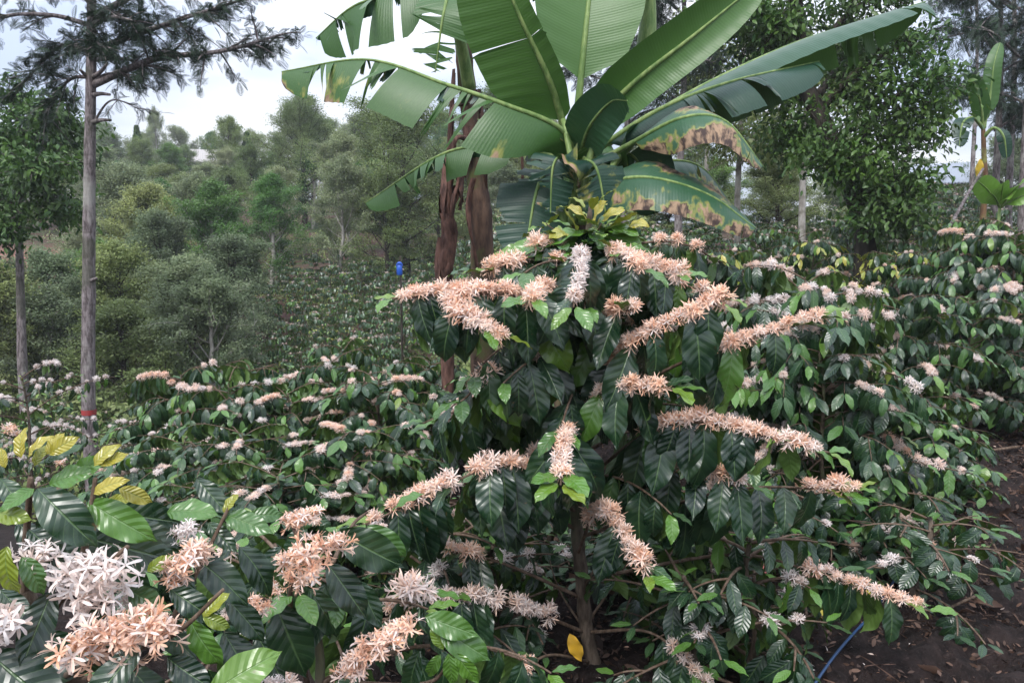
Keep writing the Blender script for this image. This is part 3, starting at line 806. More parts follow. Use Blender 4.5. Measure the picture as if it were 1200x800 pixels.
def low_bush():
    r = np.random.default_rng(91); c = at(985, 600, 3.5); base = np.array([c[0], c[1], float(ground_z(c[0], c[1]))])
    root = empty('coffee_bush', base, 'coffee bush whose long drooping sprays of pale blossom hang over the hose', 'coffee bush')
    st, tw, lf = MB(), MB(), MB(); lv = Leaves(); cl = []
    S = catmull([base, base + [.01, 0, .4], base + [-.01, .02, .85]], 12) - base; tube(st, S, np.linspace(.018, .008, 12), 8)
    for pl, bl in (([(985, 575, 3.5), (1060, 620, 3.2), (1110, 660, 3.05), (1165, 705, 2.95)], (.42, .88)), ([(985, 560, 3.5), (1070, 620, 3.3), (1150, 640, 3.2)], (.6, .95)), ([(985, 540, 3.5), (1060, 540, 3.3), (1140, 555, 3.2)], (.6, .95)),
                   ([(985, 590, 3.5), (1000, 640, 3.1), (1040, 690, 2.9)], (.5, .8)), ([(985, 520, 3.5), (940, 560, 3.3), (900, 640, 3.1)], (.5, .8)), ([(985, 500, 3.5), (1030, 510, 3.3), (1085, 545, 3.1)], (.55, .9))):
        C = world_branch(pl, base); tube(tw, C, np.linspace(.006, .0025, len(C)), 6); Q, L = resample(C, max(6, int(L0(C) / .04)))
        dress_branch(r, lv, cl, Q, np.array([.4, -.6, 0]), .14, .45, bl, .9, CL_PINK + CL_PEACH[:1], .3, .85, .8, 1.4)
    lv.write(lf, NEAR, r); st.build('stem', M['stem'], root); tw.build('branches', M['twig'], root); lf.build('foliage', M['coffee_leaf'], root); place_clusters(cl, root, r)


low_bush()

# ------------------------------------------------------------------ coffee bushes farther off
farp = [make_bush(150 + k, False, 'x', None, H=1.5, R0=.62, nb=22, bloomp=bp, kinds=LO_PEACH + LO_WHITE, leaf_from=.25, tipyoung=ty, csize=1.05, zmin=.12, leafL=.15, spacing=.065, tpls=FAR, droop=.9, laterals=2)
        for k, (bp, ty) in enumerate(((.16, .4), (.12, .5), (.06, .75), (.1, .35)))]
GR, GV, GW = 'coffee bushes in rows behind the banana clump', 'coffee bushes in rows on the valley slope', 'coffee bushes below the valley trees'
fl = [('small coffee bush in the rows under the trees behind the banana clump', GR), ('small coffee bush in a row on the slope left of the dead stem', GV), ('coffee bush in the hollow between the dark left row and the valley trees', GW)]
cnt = 0
for d in (8.6, 9.8, 11.2, 12.8, 14.5, 16.5, 19, 22):
    step = 1.35 / d * 906
    px = 690 + rng.uniform(0, step)
    while px < 1260:
        tp_ = 268 - (d - 8.6) * 1.6 - max(0, (px - 900)) * .05 + rng.uniform(-5, 5)
        put(farp[rng.integers(4)], px, tp_, d * rng.uniform(.97, 1.03), *fl[0]); px += step * rng.uniform(.85, 1.2); cnt += 1
for d in (13.5, 14.8, 16, 17.3, 18.6, 20, 21.4, 23, 24.6):
    step = .9 / d * 906
    px = 262 + (d - 12) * 5 + rng.uniform(0, step)
    while px < 690:
        a = at(px, 300, d); gz = float(ground_z(a[0], a[1]))
        o_h = rng.uniform(1.2, 1.65)
        v = (gz + o_h - CAMZ) / d
        tp_ = 400 - 906 * math.tan(math.atan(v) - PITCH)
        put(farp[rng.integers(4)], px, tp_, d, *fl[1], wide=1.); px += step * rng.uniform(.9, 1.25); cnt += 1
for d in (7.2, 8.4, 9.8, 11.5, 13):
    step = 1.3 / d * 906; px = -30 + rng.uniform(0, step)
    while px < 420:
        a = at(px, 300, d); gz = float(ground_z(a[0], a[1]))
        v = (gz + rng.uniform(1.2, 1.6) - CAMZ) / d; tp_ = 400 - 906 * math.tan(math.atan(v) - PITCH)
        if not (50 < px < 155 and d < 9.2): put(farp[rng.integers(4)], px, tp_, d, *fl[2])
        px += step * rng.uniform(.9, 1.3); cnt += 1
for px, tp_, d in ((1078, 213, 19), (1100, 214, 20), (1124, 215, 19.5), (1146, 222, 18)): put(farp[cnt % 4], px, tp_, d, *fl[0], wide=1.2); cnt += 1
print('far bushes', cnt)
for p_ in farp + protos + [sprig]: assert p_.name in used
# ------------------------------------------------------------------ bananas
def banana_mat():
    k = NT('banana_leaf'); u, v = k.uv(); tint = k.attr('tint'); burn = k.attr('young')
    w = k.n('CombineXYZ'); k.set(w.inputs[0], u); k.set(w.inputs[1], k.math('MULTIPLY', v, .3))
    n = k.noise(160., 3., w.outputs[0]); nb = k.noise(9., 4., k.pos(), .65); ns = k.noise(30., 3., w.outputs[0])
    top = k.mix(tint, (.010, .036, .025), (.034, .095, .044)); top = k.mix(k.math('MULTIPLY', k.ss(n, .4, .7), .5), top, (.024, .072, .036))
    und = k.mix(tint, (.030, .085, .016), (.058, .130, .028)); und = k.mix(k.math('MULTIPLY', k.ss(n, .4, .7), .4), und, (.06, .14, .03))
    back = k.n('NewGeometry').outputs['Backfacing']
    col = k.mix(back, top, und)
    # scorched rim: brown and straw streaks that run with the side veins
    bv = k.math('ADD', k.math('ADD', k.math('MULTIPLY', burn, k.math('MULTIPLY_ADD', k.ss(k.noise(4.5, 3., k.pos()), .38, .66), 1.25, .12)), k.math('MULTIPLY', k.math('SUBTRACT', ns, .5), .9)), k.math('MULTIPLY', k.math('SUBTRACT', nb, .5), .5)); bm = k.ss(bv, .47, .58)
    col = k.mix(k.math('MULTIPLY', k.ss(bv, .28, .5), .75), col, (.24, .24, .05))
    bc = k.mix(k.ss(ns, .4, .62), (.04, .022, .018), (.30, .20, .125))
    col = k.mix(bm, col, bc)
    h = k.math('ADD', k.math('SINE', k.math('MULTIPLY', u, 420.)), k.math('MULTIPLY', n, 2.))
    return k.principled(col, k.math('MULTIPLY_ADD', bm, .3, .42), .4, h, .10, .003, .12, k.mix(.5, col, (.09, .21, .025)))


M['banana_leaf'] = banana_mat()
M['midrib'] = bark_mat('banana_midrib', (.10, .17, .05), (.22, .29, .10), scale=30., rough=.45)
M['pseudostem'] = bark_mat('banana_stem', (.045, .028, .022), (.13, .08, .055), scale=16., rough=.7, c2=(.08, .09, .03))
M['sheath'] = bark_mat('banana_dry_sheath', (.045, .024, .02), (.16, .085, .065), scale=30., rough=.8)


def banana_leaf(parent, base, pts, W, side, grav, dl, dr, tear=.15, burn=0., pet=.14, nS=56, seed=0, tint=.5, rib=.016, gap=.10, flip=False, base_w=.35, right=1., left=1., hinge=.25):
    r = np.random.default_rng(seed)
    C, Lg = resample(catmull(pts, 90) - base, nS + 1)
    T = unit(np.gradient(C, axis=0)); side = np.asarray(side, float); grav = np.asarray(grav, float)
    S = unit(side - (T @ side)[:, None] * T); G = unit(grav - (T @ grav)[:, None] * T - 0 * S)
    G = unit(G - (G * S).sum(1, keepdims=True) * S)
    s = np.linspace(0, 1, nS + 1); q = np.clip((s - pet) / (1 - pet), 0, 1)
    prof = W * np.minimum(1, base_w + (1 - base_w) * sstep(0, .25, q)) * np.sqrt(np.clip(1 - q ** 4.5, 0, 1)) * sstep(0, .035, q)
    i0 = int(pet * nS)
    mb = MB(); nt = 7; t = np.linspace(0, 1, nt)
    for sg, dro in ((1, dl), (-1, dr)):
        # cuts between strips
        cuts = [i0]; k = i0
        while k < nS:
            step = int(r.integers(1, 5)) if r.uniform() < tear else int(r.integers(9, 20))
            k = min(nS, k + max(1, step)); cuts.append(k)
        for a, b in zip(cuts[:-1], cuts[1:]):
            m = (b - a) * 2 + 1; si = np.linspace(a, b, m)
            torn = (b - a) <= 6
            if torn and tear > .5 and r.uniform() < .08: continue
            dd = dro + r.normal(0, .55 * tear) * torn; gp = gap * r.uniform(.2, 1.5) * torn; sh = r.uniform(.5, 1.08) if torn and tear > .3 else 1
            sway = r.normal(0, .28 * tear) * torn; tj = r.normal(0, .05 + .14 * torn)
            tl = r.normal(0, .4) * torn * min(1, tear * 1.6)
            Pm = np.stack([np.interp(si, np.arange(nS + 1), C[:, c]) for c in range(3)], -1)
            Tm = np.stack([np.interp(si, np.arange(nS + 1), T[:, c]) for c in range(3)], -1)
            Sm = np.stack([np.interp(si, np.arange(nS + 1), S[:, c]) for c in range(3)], -1)
            Gm = np.stack([np.interp(si, np.arange(nS + 1), G[:, c]) for c in range(3)], -1)
            w = np.interp(si, np.arange(nS + 1), prof) * sh * (right if sg > 0 else left)
            w = w * (1 + torn * r.normal(0, .07, m))
            c = (si - (a + b) / 2) / max(1, nS) * Lg
            rows = []; pos = Pm.copy()
            for ti in range(nt):
                f = t[ti]
                phi = .12 * (-1 if dro < 0 else -1) + dd * (hinge + (1 - hinge) * min(1, f * 1.3))
                wav = .0015 * np.sin(si * 1.9 + sg * 2 + seed) * f
                p = pos - Tm * (c * gp * f ** .7)[:, None] + Gm * (wav + .22 * tl * f * np.abs(w[0]))[:, None]
                rows.append(p.copy())
                if ti < nt - 1:
                    d = Sm * sg * math.cos(phi) + Gm * math.sin(phi) + Tm * (.22 + .2 * tl + sway)
                    pos = pos + unit(d) * (w / (nt - 1))[:, None]
            V = np.stack(rows, 1).reshape(-1, 3)
            i, j = np.meshgrid(np.arange(m - 1), np.arange(nt - 1), indexing='ij')
            Q = np.stack([i * nt + j, i * nt + j + 1, (i + 1) * nt + j + 1, (i + 1) * nt + j], -1).reshape(-1, 4)
            if (sg < 0) != flip: Q = Q[:, ::-1]
            UU = np.repeat(si / nS * Lg, nt); VV = np.tile(t * .3, m)
            bu = burn * (np.tile(t, m) ** 1.5 * .75 + np.repeat(np.clip((si / nS - .35), 0, 1), nt) * .45) if burn else 0.
            mb.add(V, Q, None, np.stack([UU, VV], -1), np.clip(tint + tj, 0, 1), bu)
    lf = mb.build('leaf', M['banana_leaf'], parent)
    rb = MB(); tube(rb, C, np.interp(s, [0, pet, 1], [rib * 1.5, rib, .003]), 8)
    rb.build('midrib', M['midrib'], lf)
    return lf


def P3(*p): return [at(*q) for q in p]


def sheaths(parent, base, axis_pts, rad, n, seed, ln=(.25, .6)):
    r = np.random.default_rng(seed); A = np.asarray(axis_pts)
    for k in range(n):
        f = r.uniform(.1, .95) * (len(A) - 1); i = int(f); p = A[i] + (A[min(i + 1, len(A) - 1)] - A[i]) * (f - i)
        th = r.uniform(0, 6.28); o = np.array([math.cos(th), math.sin(th), 0]); s = np.array([-o[1], o[0], 0]); L = r.uniform(*ln); w = r.uniform(.018, .042)
        rows = []; m = 9
        for q in range(m):
            v = q / (m - 1)
            cpt = p + o * (rad * .95 + .02 * math.sin(v * 3.1) + .02 * v * r.uniform(.3, 1)) - np.array([0, 0, L * v]) + s * .03 * math.sin(v * 5 + k)
            ww = w * (1 - .6 * v) * (1 + .25 * math.sin(v * 11 + k))
            rows += [cpt - s * ww + o * .015 * math.sin(v * 9), cpt - s * ww * .3 + o * .02, cpt + s * ww * .4 + o * .012, cpt + s * ww - o * .01 * math.sin(v * 7)]
        mb = MB(); Q = [[a * 4 + b, a * 4 + b + 1, a * 4 + b + 5, a * 4 + b + 4] for a in range(m - 1) for b in range(3)]
        mb.add(np.array(rows) - base, Q); mb.build('dry_sheath', M['sheath'], parent)


def big_banana():
    D = 4.3
    c = at(672, 250, D); base = np.array([c[0], c[1], float(ground_z(c[0], c[1]))])
    root = empty('banana_plant', base, 'big banana plant with wide whole leaves, rising behind the largest coffee bush', 'banana plant')
    st = MB(); ax = np.linspace(0, 1, 16)[:, None] * (at(676, 215, D) - base)
    tube(st, ax, np.linspace(.12, .06, 16), 14); st.build('pseudostem', M['pseudostem'], root)
    sheaths(root, base, ax + base, .12, 7, 3)
    X_, Z_ = np.array([1., 0, 0]), np.array([0, 0, 1.]); down = -Z_; away = np.array([0, 1., 0]); near = -away
    bl = lambda *a, **k: banana_leaf(root, base, *a, **k)
    # upright whole leaves
    bl(P3((674, 175, D), (678, 120, 4.25), (688, 20, 4.3), (700, -90, 4.5), (706, -150, 4.7)), .31, X_, away, -.25, -.3, .03, 0, .22, seed=1, tint=.85, rib=.018, base_w=.75, flip=True)
    bl(P3((668, 178, D), (655, 128, 4.2), (640, 85, 4.1), (605, 10, 4.0), (575, -70, 3.95)), .31, (.9, -.3, .2), near, .35, .45, .12, 0, .16, right=.28, seed=2, tint=.8, flip=True, rib=.02, base_w=.7)
    bl(P3((680, 178, D), (702, 140, 4.15), (745, 95, 4.0), (815, 40, 3.95), (895, -25, 4.0)), .145, (-.5, -.3, .9), down, .5, .95, .2, 0, .12, seed=3, tint=.7, rib=.018, base_w=.7)
    # long arching leaves with torn hanging blades
    bl(P3((680, 190, D), (655, 150, 4.15), (590, 122, 4.1), (520, 98, 4.2), (430, 70, 4.35), (330, 84, 4.5)), .31, (0, -1, .1), down, 1.65, 1.45, .93, .5, .03, seed=4, tint=.05, hinge=.75, left=.35, rib=.017, gap=.62, nS=110)
    bl(P3((684, 192, D), (715, 165, 4.25), (780, 125, 4.2), (860, 95, 4.2), (960, 72, 4.3)), .25, (0, -1, .1), down, 1.5, 1.4, .45, 0, .12, seed=5, tint=.15, hinge=.5, rib=.017, gap=.3, nS=80)
    bl(P3((684, 188, D), (740, 150, 4.45), (830, 98, 4.5), (930, 52, 4.5), (1020, 22, 4.55), (1085, 2, 4.6)), .30, (0, -1, .2), down, 1.05, 1.2, .6, 0, .2, seed=6, tint=.6, rib=.018, gap=.3, nS=80)
    # scorched drooping leaves on the right
    bl(P3((684, 200, D), (740, 168, 4.1), (800, 138, 3.9), (850, 142, 3.85), (895, 196, 3.85)), .19, (.1, -.9, -.5), down, .85, .7, .12, 1.15, .3, seed=7, tint=.95, rib=.013)
    bl(P3((684, 210, D), (700, 214, 4.1), (760, 208, 3.9), (830, 228, 3.85), (886, 268, 3.85)), .2, (-.1, -.9, -.6), down, .8, .5, .06, 1.2, .12, seed=8, tint=.8, rib=.013)
    bl(P3((688, 205, 4.5), (760, 190, 4.7), (820, 195, 4.8), (865, 250, 4.8)), .17, (0, -.9, -.4), down, .8, .9, .7, .95, .3, seed=9, tint=.55, rib=.012, gap=.6)
    # shaded lower leaves
    bl(P3((670, 205, D), (650, 195, 4.3), (630, 220, 4.2), (615, 300, 4.1)), .21, X_, away, .4, .4, .4, 0, .12, seed=10, tint=.1, rib=.014, flip=True, base_w=.7)
    bl(P3((672, 200, D), (640, 180, 4.5), (590, 172, 4.6), (520, 180, 4.7), (428, 238, 4.8)), .19, (0, -1, .1), down, 1.6, 1.4, .9, .15, .22, seed=11, tint=.1, hinge=.75, left=.35, rib=.014, gap=.5, nS=80)
    bl(P3((676, 195, D), (700, 180, 4.6), (730, 185, 4.9), (760, 240, 5.1)), .26, (1, -.3, 0), down, .6, .7, .15, 0, .1, seed=12, tint=.15, rib=.013)
    bl(P3((678, 190, D), (690, 150, 4.0), (715, 120, 3.85), (735, 118, 3.75)), .13, (.6, .2, -.7), down, .4, .3, .05, 0, .12, seed=13, tint=.9, rib=.013)
    bl(P3((672, 190, D), (650, 170, 4.5), (620, 150, 4.8), (560, 140, 5.0)), .2, (0, -1, .3), down, 1.2, 1.1, .7, .55, .2, seed=14, tint=.1, hinge=.6, rib=.013, gap=.6)
    bl(P3((676, 205, 4.2), (684, 188, 4.0), (700, 200, 3.95), (712, 262, 3.95)), .14, X_, away, .45, .45, .7, .5, .05, gap=.5, seed=15, tint=.0, rib=.011, flip=True, base_w=.6)
    bl(P3((672, 205, 4.2), (660, 184, 4.05), (648, 196, 4.0), (645, 250, 4.0)), .13, X_, away, .45, .45, .7, .5, .05, gap=.5, seed=16, tint=.0, rib=.011, flip=True, base_w=.6)
    bl(P3((690, 200, 4.3), (720, 178, 4.3), (748, 190, 4.3), (768, 250, 4.3)), .18, (.9, -.3, .2), away, .4, .4, .5, .4, .05, seed=17, tint=.05, rib=.011, flip=True, gap=.5)
    # rolled new leaf, and bare petioles
    ro = MB(); C = catmull(P3((690, 180, 4.45), (728, 110, 4.5), (756, 60, 4.5), (762, -60, 4.5)), 30) - base
    tube(ro, C, np.interp(np.linspace(0, 1, 30), [0, .4, .7, 1], [.018, .03, .055, .02]), 10, young=0, tint=.95)
    o = ro.build('leaf', M['midrib'], root); tag(o, 'pale green rolled new leaf')
    for k, pl in enumerate([[(682, 262, 4.15), (684, 225, 4.1), (690, 190, 4.1), (702, 145, 4.15)], [(672, 262, 4.15), (672, 225, 4.1), (670, 190, 4.1), (660, 140, 4.2)], [(690, 262, 4.2), (700, 225, 4.2), (715, 198, 4.2), (745, 165, 4.25)],
                            [(664, 268, 4.2), (655, 235, 4.2), (645, 205, 4.3), (632, 180, 4.5)]]):
        mb = MB(); tube(mb, catmull(P3(*pl), 16) - base, np.linspace(.03, .014, 16), 8); mb.build('petiole', M['midrib'], root)
    return root


big_banana()


def old_banana():
    D = 5.4
    c = at(563, 300, D); base = np.array([c[0], c[1], float(ground_z(c[0], c[1]))])
    root = empty('banana_plant', base, 'tall banana plant with a brown trunk and torn leaves, left of the big one', 'banana plant')
    A = catmull([base] + P3((565, 290, D), (560, 220, D), (553, 150, D), (546, 90, D), (540, 30, D), (528, -20, D)), 40)
    st = MB(); tube(st, A - base, np.linspace(.085, .045, 40) * (1 + .05 * np.sin(np.arange(40) * 2.3)), 14); st.build('pseudostem', M['pseudostem'], root)
    sheaths(root, base, A[8:30], .07, 8, 4, (.3, .7))
    X_, Z_ = np.array([1., 0, 0]), np.array([0, 0, 1.]); down = -Z_
    bl = lambda *a, **k: banana_leaf(root, base, *a, **k)
    bl(P3((530, -10, D), (500, -20, 5.3), (450, -5, 5.3), (410, 10, 5.4), (370, 45, 5.5)), .34, (0, -1, .1), down, 1.65, 1.5, .95, .1, .1, seed=21, tint=.0, hinge=.8, left=.3, gap=.75, nS=90, rib=.015)
    bl(P3((535, 20, D), (530, -15, 5.2), (520, 15, 5.0), (510, 85, 5.0)), .2, (1, -.2, 0), (0, 1, -.3), .2, .2, .85, .1, .3, seed=22, tint=.1, gap=.8, nS=70, rib=.015)
    bl(P3((535, 0, D), (560, -30, 5.4), (590, -40, 5.4), (640, -20, 5.4)), .24, (0, -1, .2), down, 1.0, 1.0, .7, 0, .1, seed=23, tint=.1, hinge=.6, gap=.6, nS=80, rib=.015)
    pt = MB(); C = catmull(P3((550, 105, 5.3), (540, 50, 5.2), (524, -10, 5.1)), 14) - base; tube(pt, C, np.linspace(.045, .03, 14), 8); pt.build('petiole', M['midrib'], root)
    for pl in ([(553, 165, 5.3), (535, 162, 5.2), (530, 190, 5.2), (522, 260, 5.2)], [(548, 120, 5.3), (530, 130, 5.25), (524, 190, 5.25)], [(560, 170, 5.3), (585, 150, 5.2), (610, 175, 5.1), (612, 240, 5.1)]):
        mb = MB(); tube(mb, catmull(P3(*pl), 16) - base, np.linspace(.02, .008, 16), 6); mb.build('petiole', M['sheath'], root)


old_banana()


def dead_banana():
    D = 5.0
    c = at(524, 360, D); base = np.array([c[0], c[1], float(ground_z(c[0], c[1]))])
    root = empty('banana_plant', base, 'leafless dead banana stem wrapped in hanging rust-brown sheaths', 'banana plant')
    A = catmull([base] + P3((523, 330, D), (523, 270, D), (526, 215, D), (531, 180, D)), 30)
    st = MB(); tube(st, A - base, np.linspace(.045, .024, 30) * (1 + .12 * np.sin(np.arange(30) * 1.7)), 10); st.build('pseudostem', M['sheath'], root)
    sheaths(root, base, A[10:], .03, 12, 6, (.2, .55))


dead_banana()


def young_banana():
    D = 11.
    c = at(1153, 240, D); base = np.array([c[0], c[1], float(ground_z(c[0], c[1]))])
    root = empty('banana_plant', base, 'slim young banana plant at right with an orange stem and one yellow leaf', 'banana plant')
    A = catmull([base] + P3((1154, 225, D), (1153, 180, D), (1152, 145, D)), 16)
    st = MB(); tube(st, A - base, np.linspace(.045, .026, 16), 10); st.build('pseudostem', M['orange_stem'], root)
    bl = lambda *a, **k: banana_leaf(root, base, *a, **k)
    bl(P3((1152, 150, D), (1150, 125, 10.9), (1143, 100, 10.8), (1134, 90, 10.7)), .13, (1, -.2, .3), (0, 1, 0), .3, .3, .1, .3, .08, seed=31, tint=.0, rib=.02, flip=True)
    bl(P3((1153, 150, D), (1160, 115, 11), (1165, 75, 11), (1172, 50, 11.1)), .12, (1, -.3, 0), (0, 1, 0), .4, .4, .4, 0, .08, seed=32, tint=.2, rib=.02, flip=True)
    bl(P3((1152, 150, D), (1140, 138, 10.9), (1128, 145, 10.8), (1124, 172, 10.7)), .12, (1, -.3, 0), (0, 1, 0), .3, .3, .5, 0, .3, seed=33, tint=.0, rib=.02, flip=True)
    bl(P3((1153, 160, D), (1165, 150, 10.9), (1176, 160, 10.8), (1180, 185, 10.8)), .09, (1, -.3, 0), (0, 1, 0), .3, .3, .6, 0, .3, seed=34, tint=.0, rib=.02, flip=True)
    mb = MB(); mb.inst(NEAR[1], frames(np.array([[0, 0, -1.]]), np.array([[-.2, -1., .1]])) * np.array([[[.8, 1, 1]]]) * .27, (at(1149, 186, 10.85) - base)[None], np.array([.6]), np.array([0.]))
    tag(mb.build('leaf', M['yellow_leaf'], root), 'yellow dead leaf hanging on the stem')


M['orange_stem'] = bark_mat('young_banana_stem', (.085, .045, .028), (.17, .10, .05), scale=16., rough=.6, c2=(.2, .22, .07))
young_banana()


def broad_plant():
    c = at(1172, 250, 8.2); base = np.array([c[0], c[1], float(ground_z(c[0], c[1]))])
    root = empty('broad_leaf_plant', base, 'light green plant with broad upright leaves below the young banana', 'plant')
    st = MB(); tube(st, [np.zeros(3), (at(1170, 245, 8.2) - base) * .6, at(1172, 240, 8.2) - base], [.02, .018, .015], 8); st.build('stem', M['midrib'], root)
    for k, (tx, ty, w) in enumerate(((1146, 212, .13), (1205, 208, .11), (1190, 226, .09), (1160, 226, .08), (1222, 224, .1), (1176, 214, .1))):
        banana_leaf(root, base, P3((1172, 243, 8.2), ((1172 + tx) / 2, (240 + ty) / 2 - 2, 8.1), (tx, ty, 8.0)), w, (.6, -.2, .7), (0, 1, -.2), .3, .3, .02, 0, .15, seed=40 + k, tint=1., rib=.012, nS=24, flip=True)


M_b = M['banana_leaf']
def bright():
    k = NT('bright_broad_leaf'); b = k.n('NewGeometry').outputs['Backfacing']
    n = k.noise(6., 3., k.obj()); return k.principled(k.mix(n, (.10, .22, .03), (.2, .36, .06)), .4, .5, trans=.3)
M['banana_leaf'] = bright(); broad_plant(); M['banana_leaf'] = M_b

# ------------------------------------------------------------------ trees
def skeleton(r, H, r0, nl, h0, Lb, el=(.2, .9), curve=.5, wander=.03, ntw=5, pw=.7):
    tr = MB(); k = 16; s = np.linspace(0, 1, k)
    tp = np.stack([np.cumsum(r.normal(0, wander, k)) * H / 10, np.cumsum(r.normal(0, wander, k)) * H / 10, s * H], -1); tp[:, :2] -= tp[0, :2]
    tube(tr, tp, r0 * (1 - .85 * s) ** .9 + .01, 9)
    tips = []; az = r.uniform(0, 6)
    for i in range(nl):
        f = h0 + (1 - h0) * ((i + .5) / nl) ** pw; az += 2.4 + r.normal(0, .4)
        z = np.stack([np.interp(f, s, tp[:, c]) for c in range(3)]).ravel()
        u_ = (f - h0) / (1 - h0); L = Lb * (.55 + .75 * math.sin(math.pi * min(1, .15 + .8 * u_))) * r.uniform(.75, 1.2) * (1 - .5 * u_ ** 3)
        e = r.uniform(*el) + .5 * u_; m = 8; t = np.linspace(0, 1, m)
        d = np.stack([np.cos(e + curve * (t - .3)) * np.cos(az + .4 * t), np.cos(e + curve * (t - .3)) * np.sin(az + .4 * t), np.sin(e + curve * (t - .3))], -1)
        P = z + np.concatenate([[[0, 0, 0]], np.cumsum(d[:-1] * L / (m - 1), 0)])
        tube(tr, P, np.linspace(r0 * .38 * (1 - .5 * u_), .006, m), 6)
        for q in range(ntw):
            j = r.uniform(.3, 1) * (m - 1); a = int(min(j, m - 2)); b = P[a] + (P[a + 1] - P[a]) * (j - a)
            dd = unit(unit(P[-1] - P[0]) * .7 + r.normal(0, .6, 3)); l2 = L * r.uniform(.22, .45)
            W_ = b + np.linspace(0, 1, 4)[:, None] * dd * l2 + np.array([0, 0, 1.]) * (np.linspace(0, 1, 4) ** 2 * r.uniform(-.25, .15) * l2)[:, None]
            tube(tr, W_, np.linspace(.012, .004, 4), 4, cap=False); tips.append(W_)
        tips.append(P[-4:])
    return tr, tips


def leafy(r, tips, n, L, sig, tpl, down=.4, lr=(.6, 1.2)):
    mb = MB(); k = r.integers(0, len(tips), n)
    T_ = np.stack(tips) if all(len(t) == 4 for t in tips) else np.stack([t[:4] for t in tips])
    f = r.uniform(.15, 1.05, n) * 2.999; f = np.minimum(f, 2.999); i = f.astype(int); fr = (f - i)[:, None]
    P = T_[k, i] * (1 - fr) + T_[k, i + 1] * fr + r.normal(0, sig, (n, 3)) * [1, 1, .65]
    al = r.normal(0, 1, (n, 3)) + unit(T_[k, 3] - T_[k, 0]) * .6 - [0, 0, down]
    nm = r.normal(0, .5, (n, 3)) + [0, 0, .9]
    hue = r.uniform(0, 1, len(tips))[k] * .7 + r.uniform(0, .3, n)
    mb.inst(tpl, frames(al, nm) * (L * r.uniform(*lr, n))[:, None, None], P, hue, np.zeros(n))
    return mb


def tree_proto(name, seed, H, r0, nl, h0, Lb, nleaf, L, sig, tpl, mat, bark, label, cat, group=None, **kw):
    r = np.random.default_rng(seed); down = kw.pop('down', .4)
    tr, tips = skeleton(r, H, r0, nl, h0, Lb, **kw)
    root = empty(name, (0, 0, 0), label, cat, group)
    tr.build('trunk', bark, root); leafy(r, tips, nleaf, L, sig, tpl, down).build('crown', mat, root)
    return root


M['olive'] = simple_leaf_mat('olive_tree_leaf', (.115, .155, .065), (.25, .29, .125), .6, .42, patch=.6)
M['olive2'] = simple_leaf_mat('greyish_tree_leaf', (.13, .165, .095), (.25, .285, .165), .6, .42, patch=.6)
M['fresh'] = simple_leaf_mat('fresh_tree_leaf', (.08, .15, .05), (.15, .24, .075), .5, .42, patch=.7)
M['deep'] = simple_leaf_mat('deep_green_leaf', (.022, .055, .018), (.095, .16, .045), .42, .28, patch=1.2)
M['lime'] = simple_leaf_mat('lime_tree_leaf', (.14, .20, .03), (.25, .30, .06), .5, .25, patch=.8)
M['fern'] = simple_leaf_mat('feathery_leaf', (.010, .024, .014), (.032, .055, .030), .6, .12, under=(.035, .05, .038), spec=.2, patch=1.5)
def trunk_bark():
    k = NT('grey_bark'); p = k.obj()
    n1 = k.noise(38., 5., k.scaled(p, (1, 1, .22)), .7); n2 = k.noise(2.2, 4., p, .6); n3 = k.noise(9., 3., k.scaled(p, (.25, .25, 1.5)))
    c = k.mix(k.ss(n1, .36, .64), (.075, .06, .06), (.26, .225, .225)); c = k.mix(k.math('MULTIPLY', k.ss(n3, .56, .68), .6), c, (.08, .065, .06))
    c = k.mix(k.math('MULTIPLY', k.ss(n2, .52, .66), .7), c, (.33, .32, .29)); c = k.mix(k.math('MULTIPLY', k.ss(n2, .46, .36), .6), c, (.07, .075, .05))
    return k.principled(c, .9, .2, k.math('ADD', n1, k.math('MULTIPLY', n3, -.5)), .9, .02)


M['bark_grey'] = trunk_bark()
M['bark_dark'] = bark_mat('dark_bark', (.022, .019, .015), (.07, .058, .045), scale=14.)
M['bark_pale'] = bark_mat('pale_bark', (.22, .20, .18), (.42, .40, .37), scale=14., c2=(.16, .15, .12))

OL = 'olive trees on the far side of the valley'
tp_ = []
for k in range(3): tp_.append(tree_proto('valley_tree', 200 + k, 5., .09, 30, .04, 1.45, 30000, .082, .11, DIAMOND, M['olive'] if k != 1 else M['olive2'], M['bark_dark'], 'fine-leaved olive green tree among many on the valley slope at left', 'tree', OL, ntw=7, wander=.05))
for k in range(2): tp_.append(tree_proto('valley_tree', 210 + k, 5., .08, 26, .08, 1.35, 24000, .085, .11, DIAMOND, M['fresh'] if k else M['olive2'], M['bark_pale'], 'fine-leaved olive green tree among many on the valley slope at left', 'tree', OL, ntw=5, el=(.4, 1.), wander=.06))


def put_tree(p, px, top, d, label=None, group=None, wide=1., sink=.1):
    a = at(px, top, d); gz = float(ground_z(a[0], a[1])) - sink; h = a[2] - gz
    o = p if p.name not in used else copy_tree(p)
    used.add(p.name); s = h / 5.2
    o.location = (a[0], a[1], gz); o.rotation_euler = (0, 0, rng.uniform(0, 6.28)); ws = wide * (.35 * s + .65 * max(s, .8)); o.scale = (ws, ws, s)
    if label: o['label'] = label
    if group: o['group'] = group
    elif label and 'group' in o: del o['group']
    return o


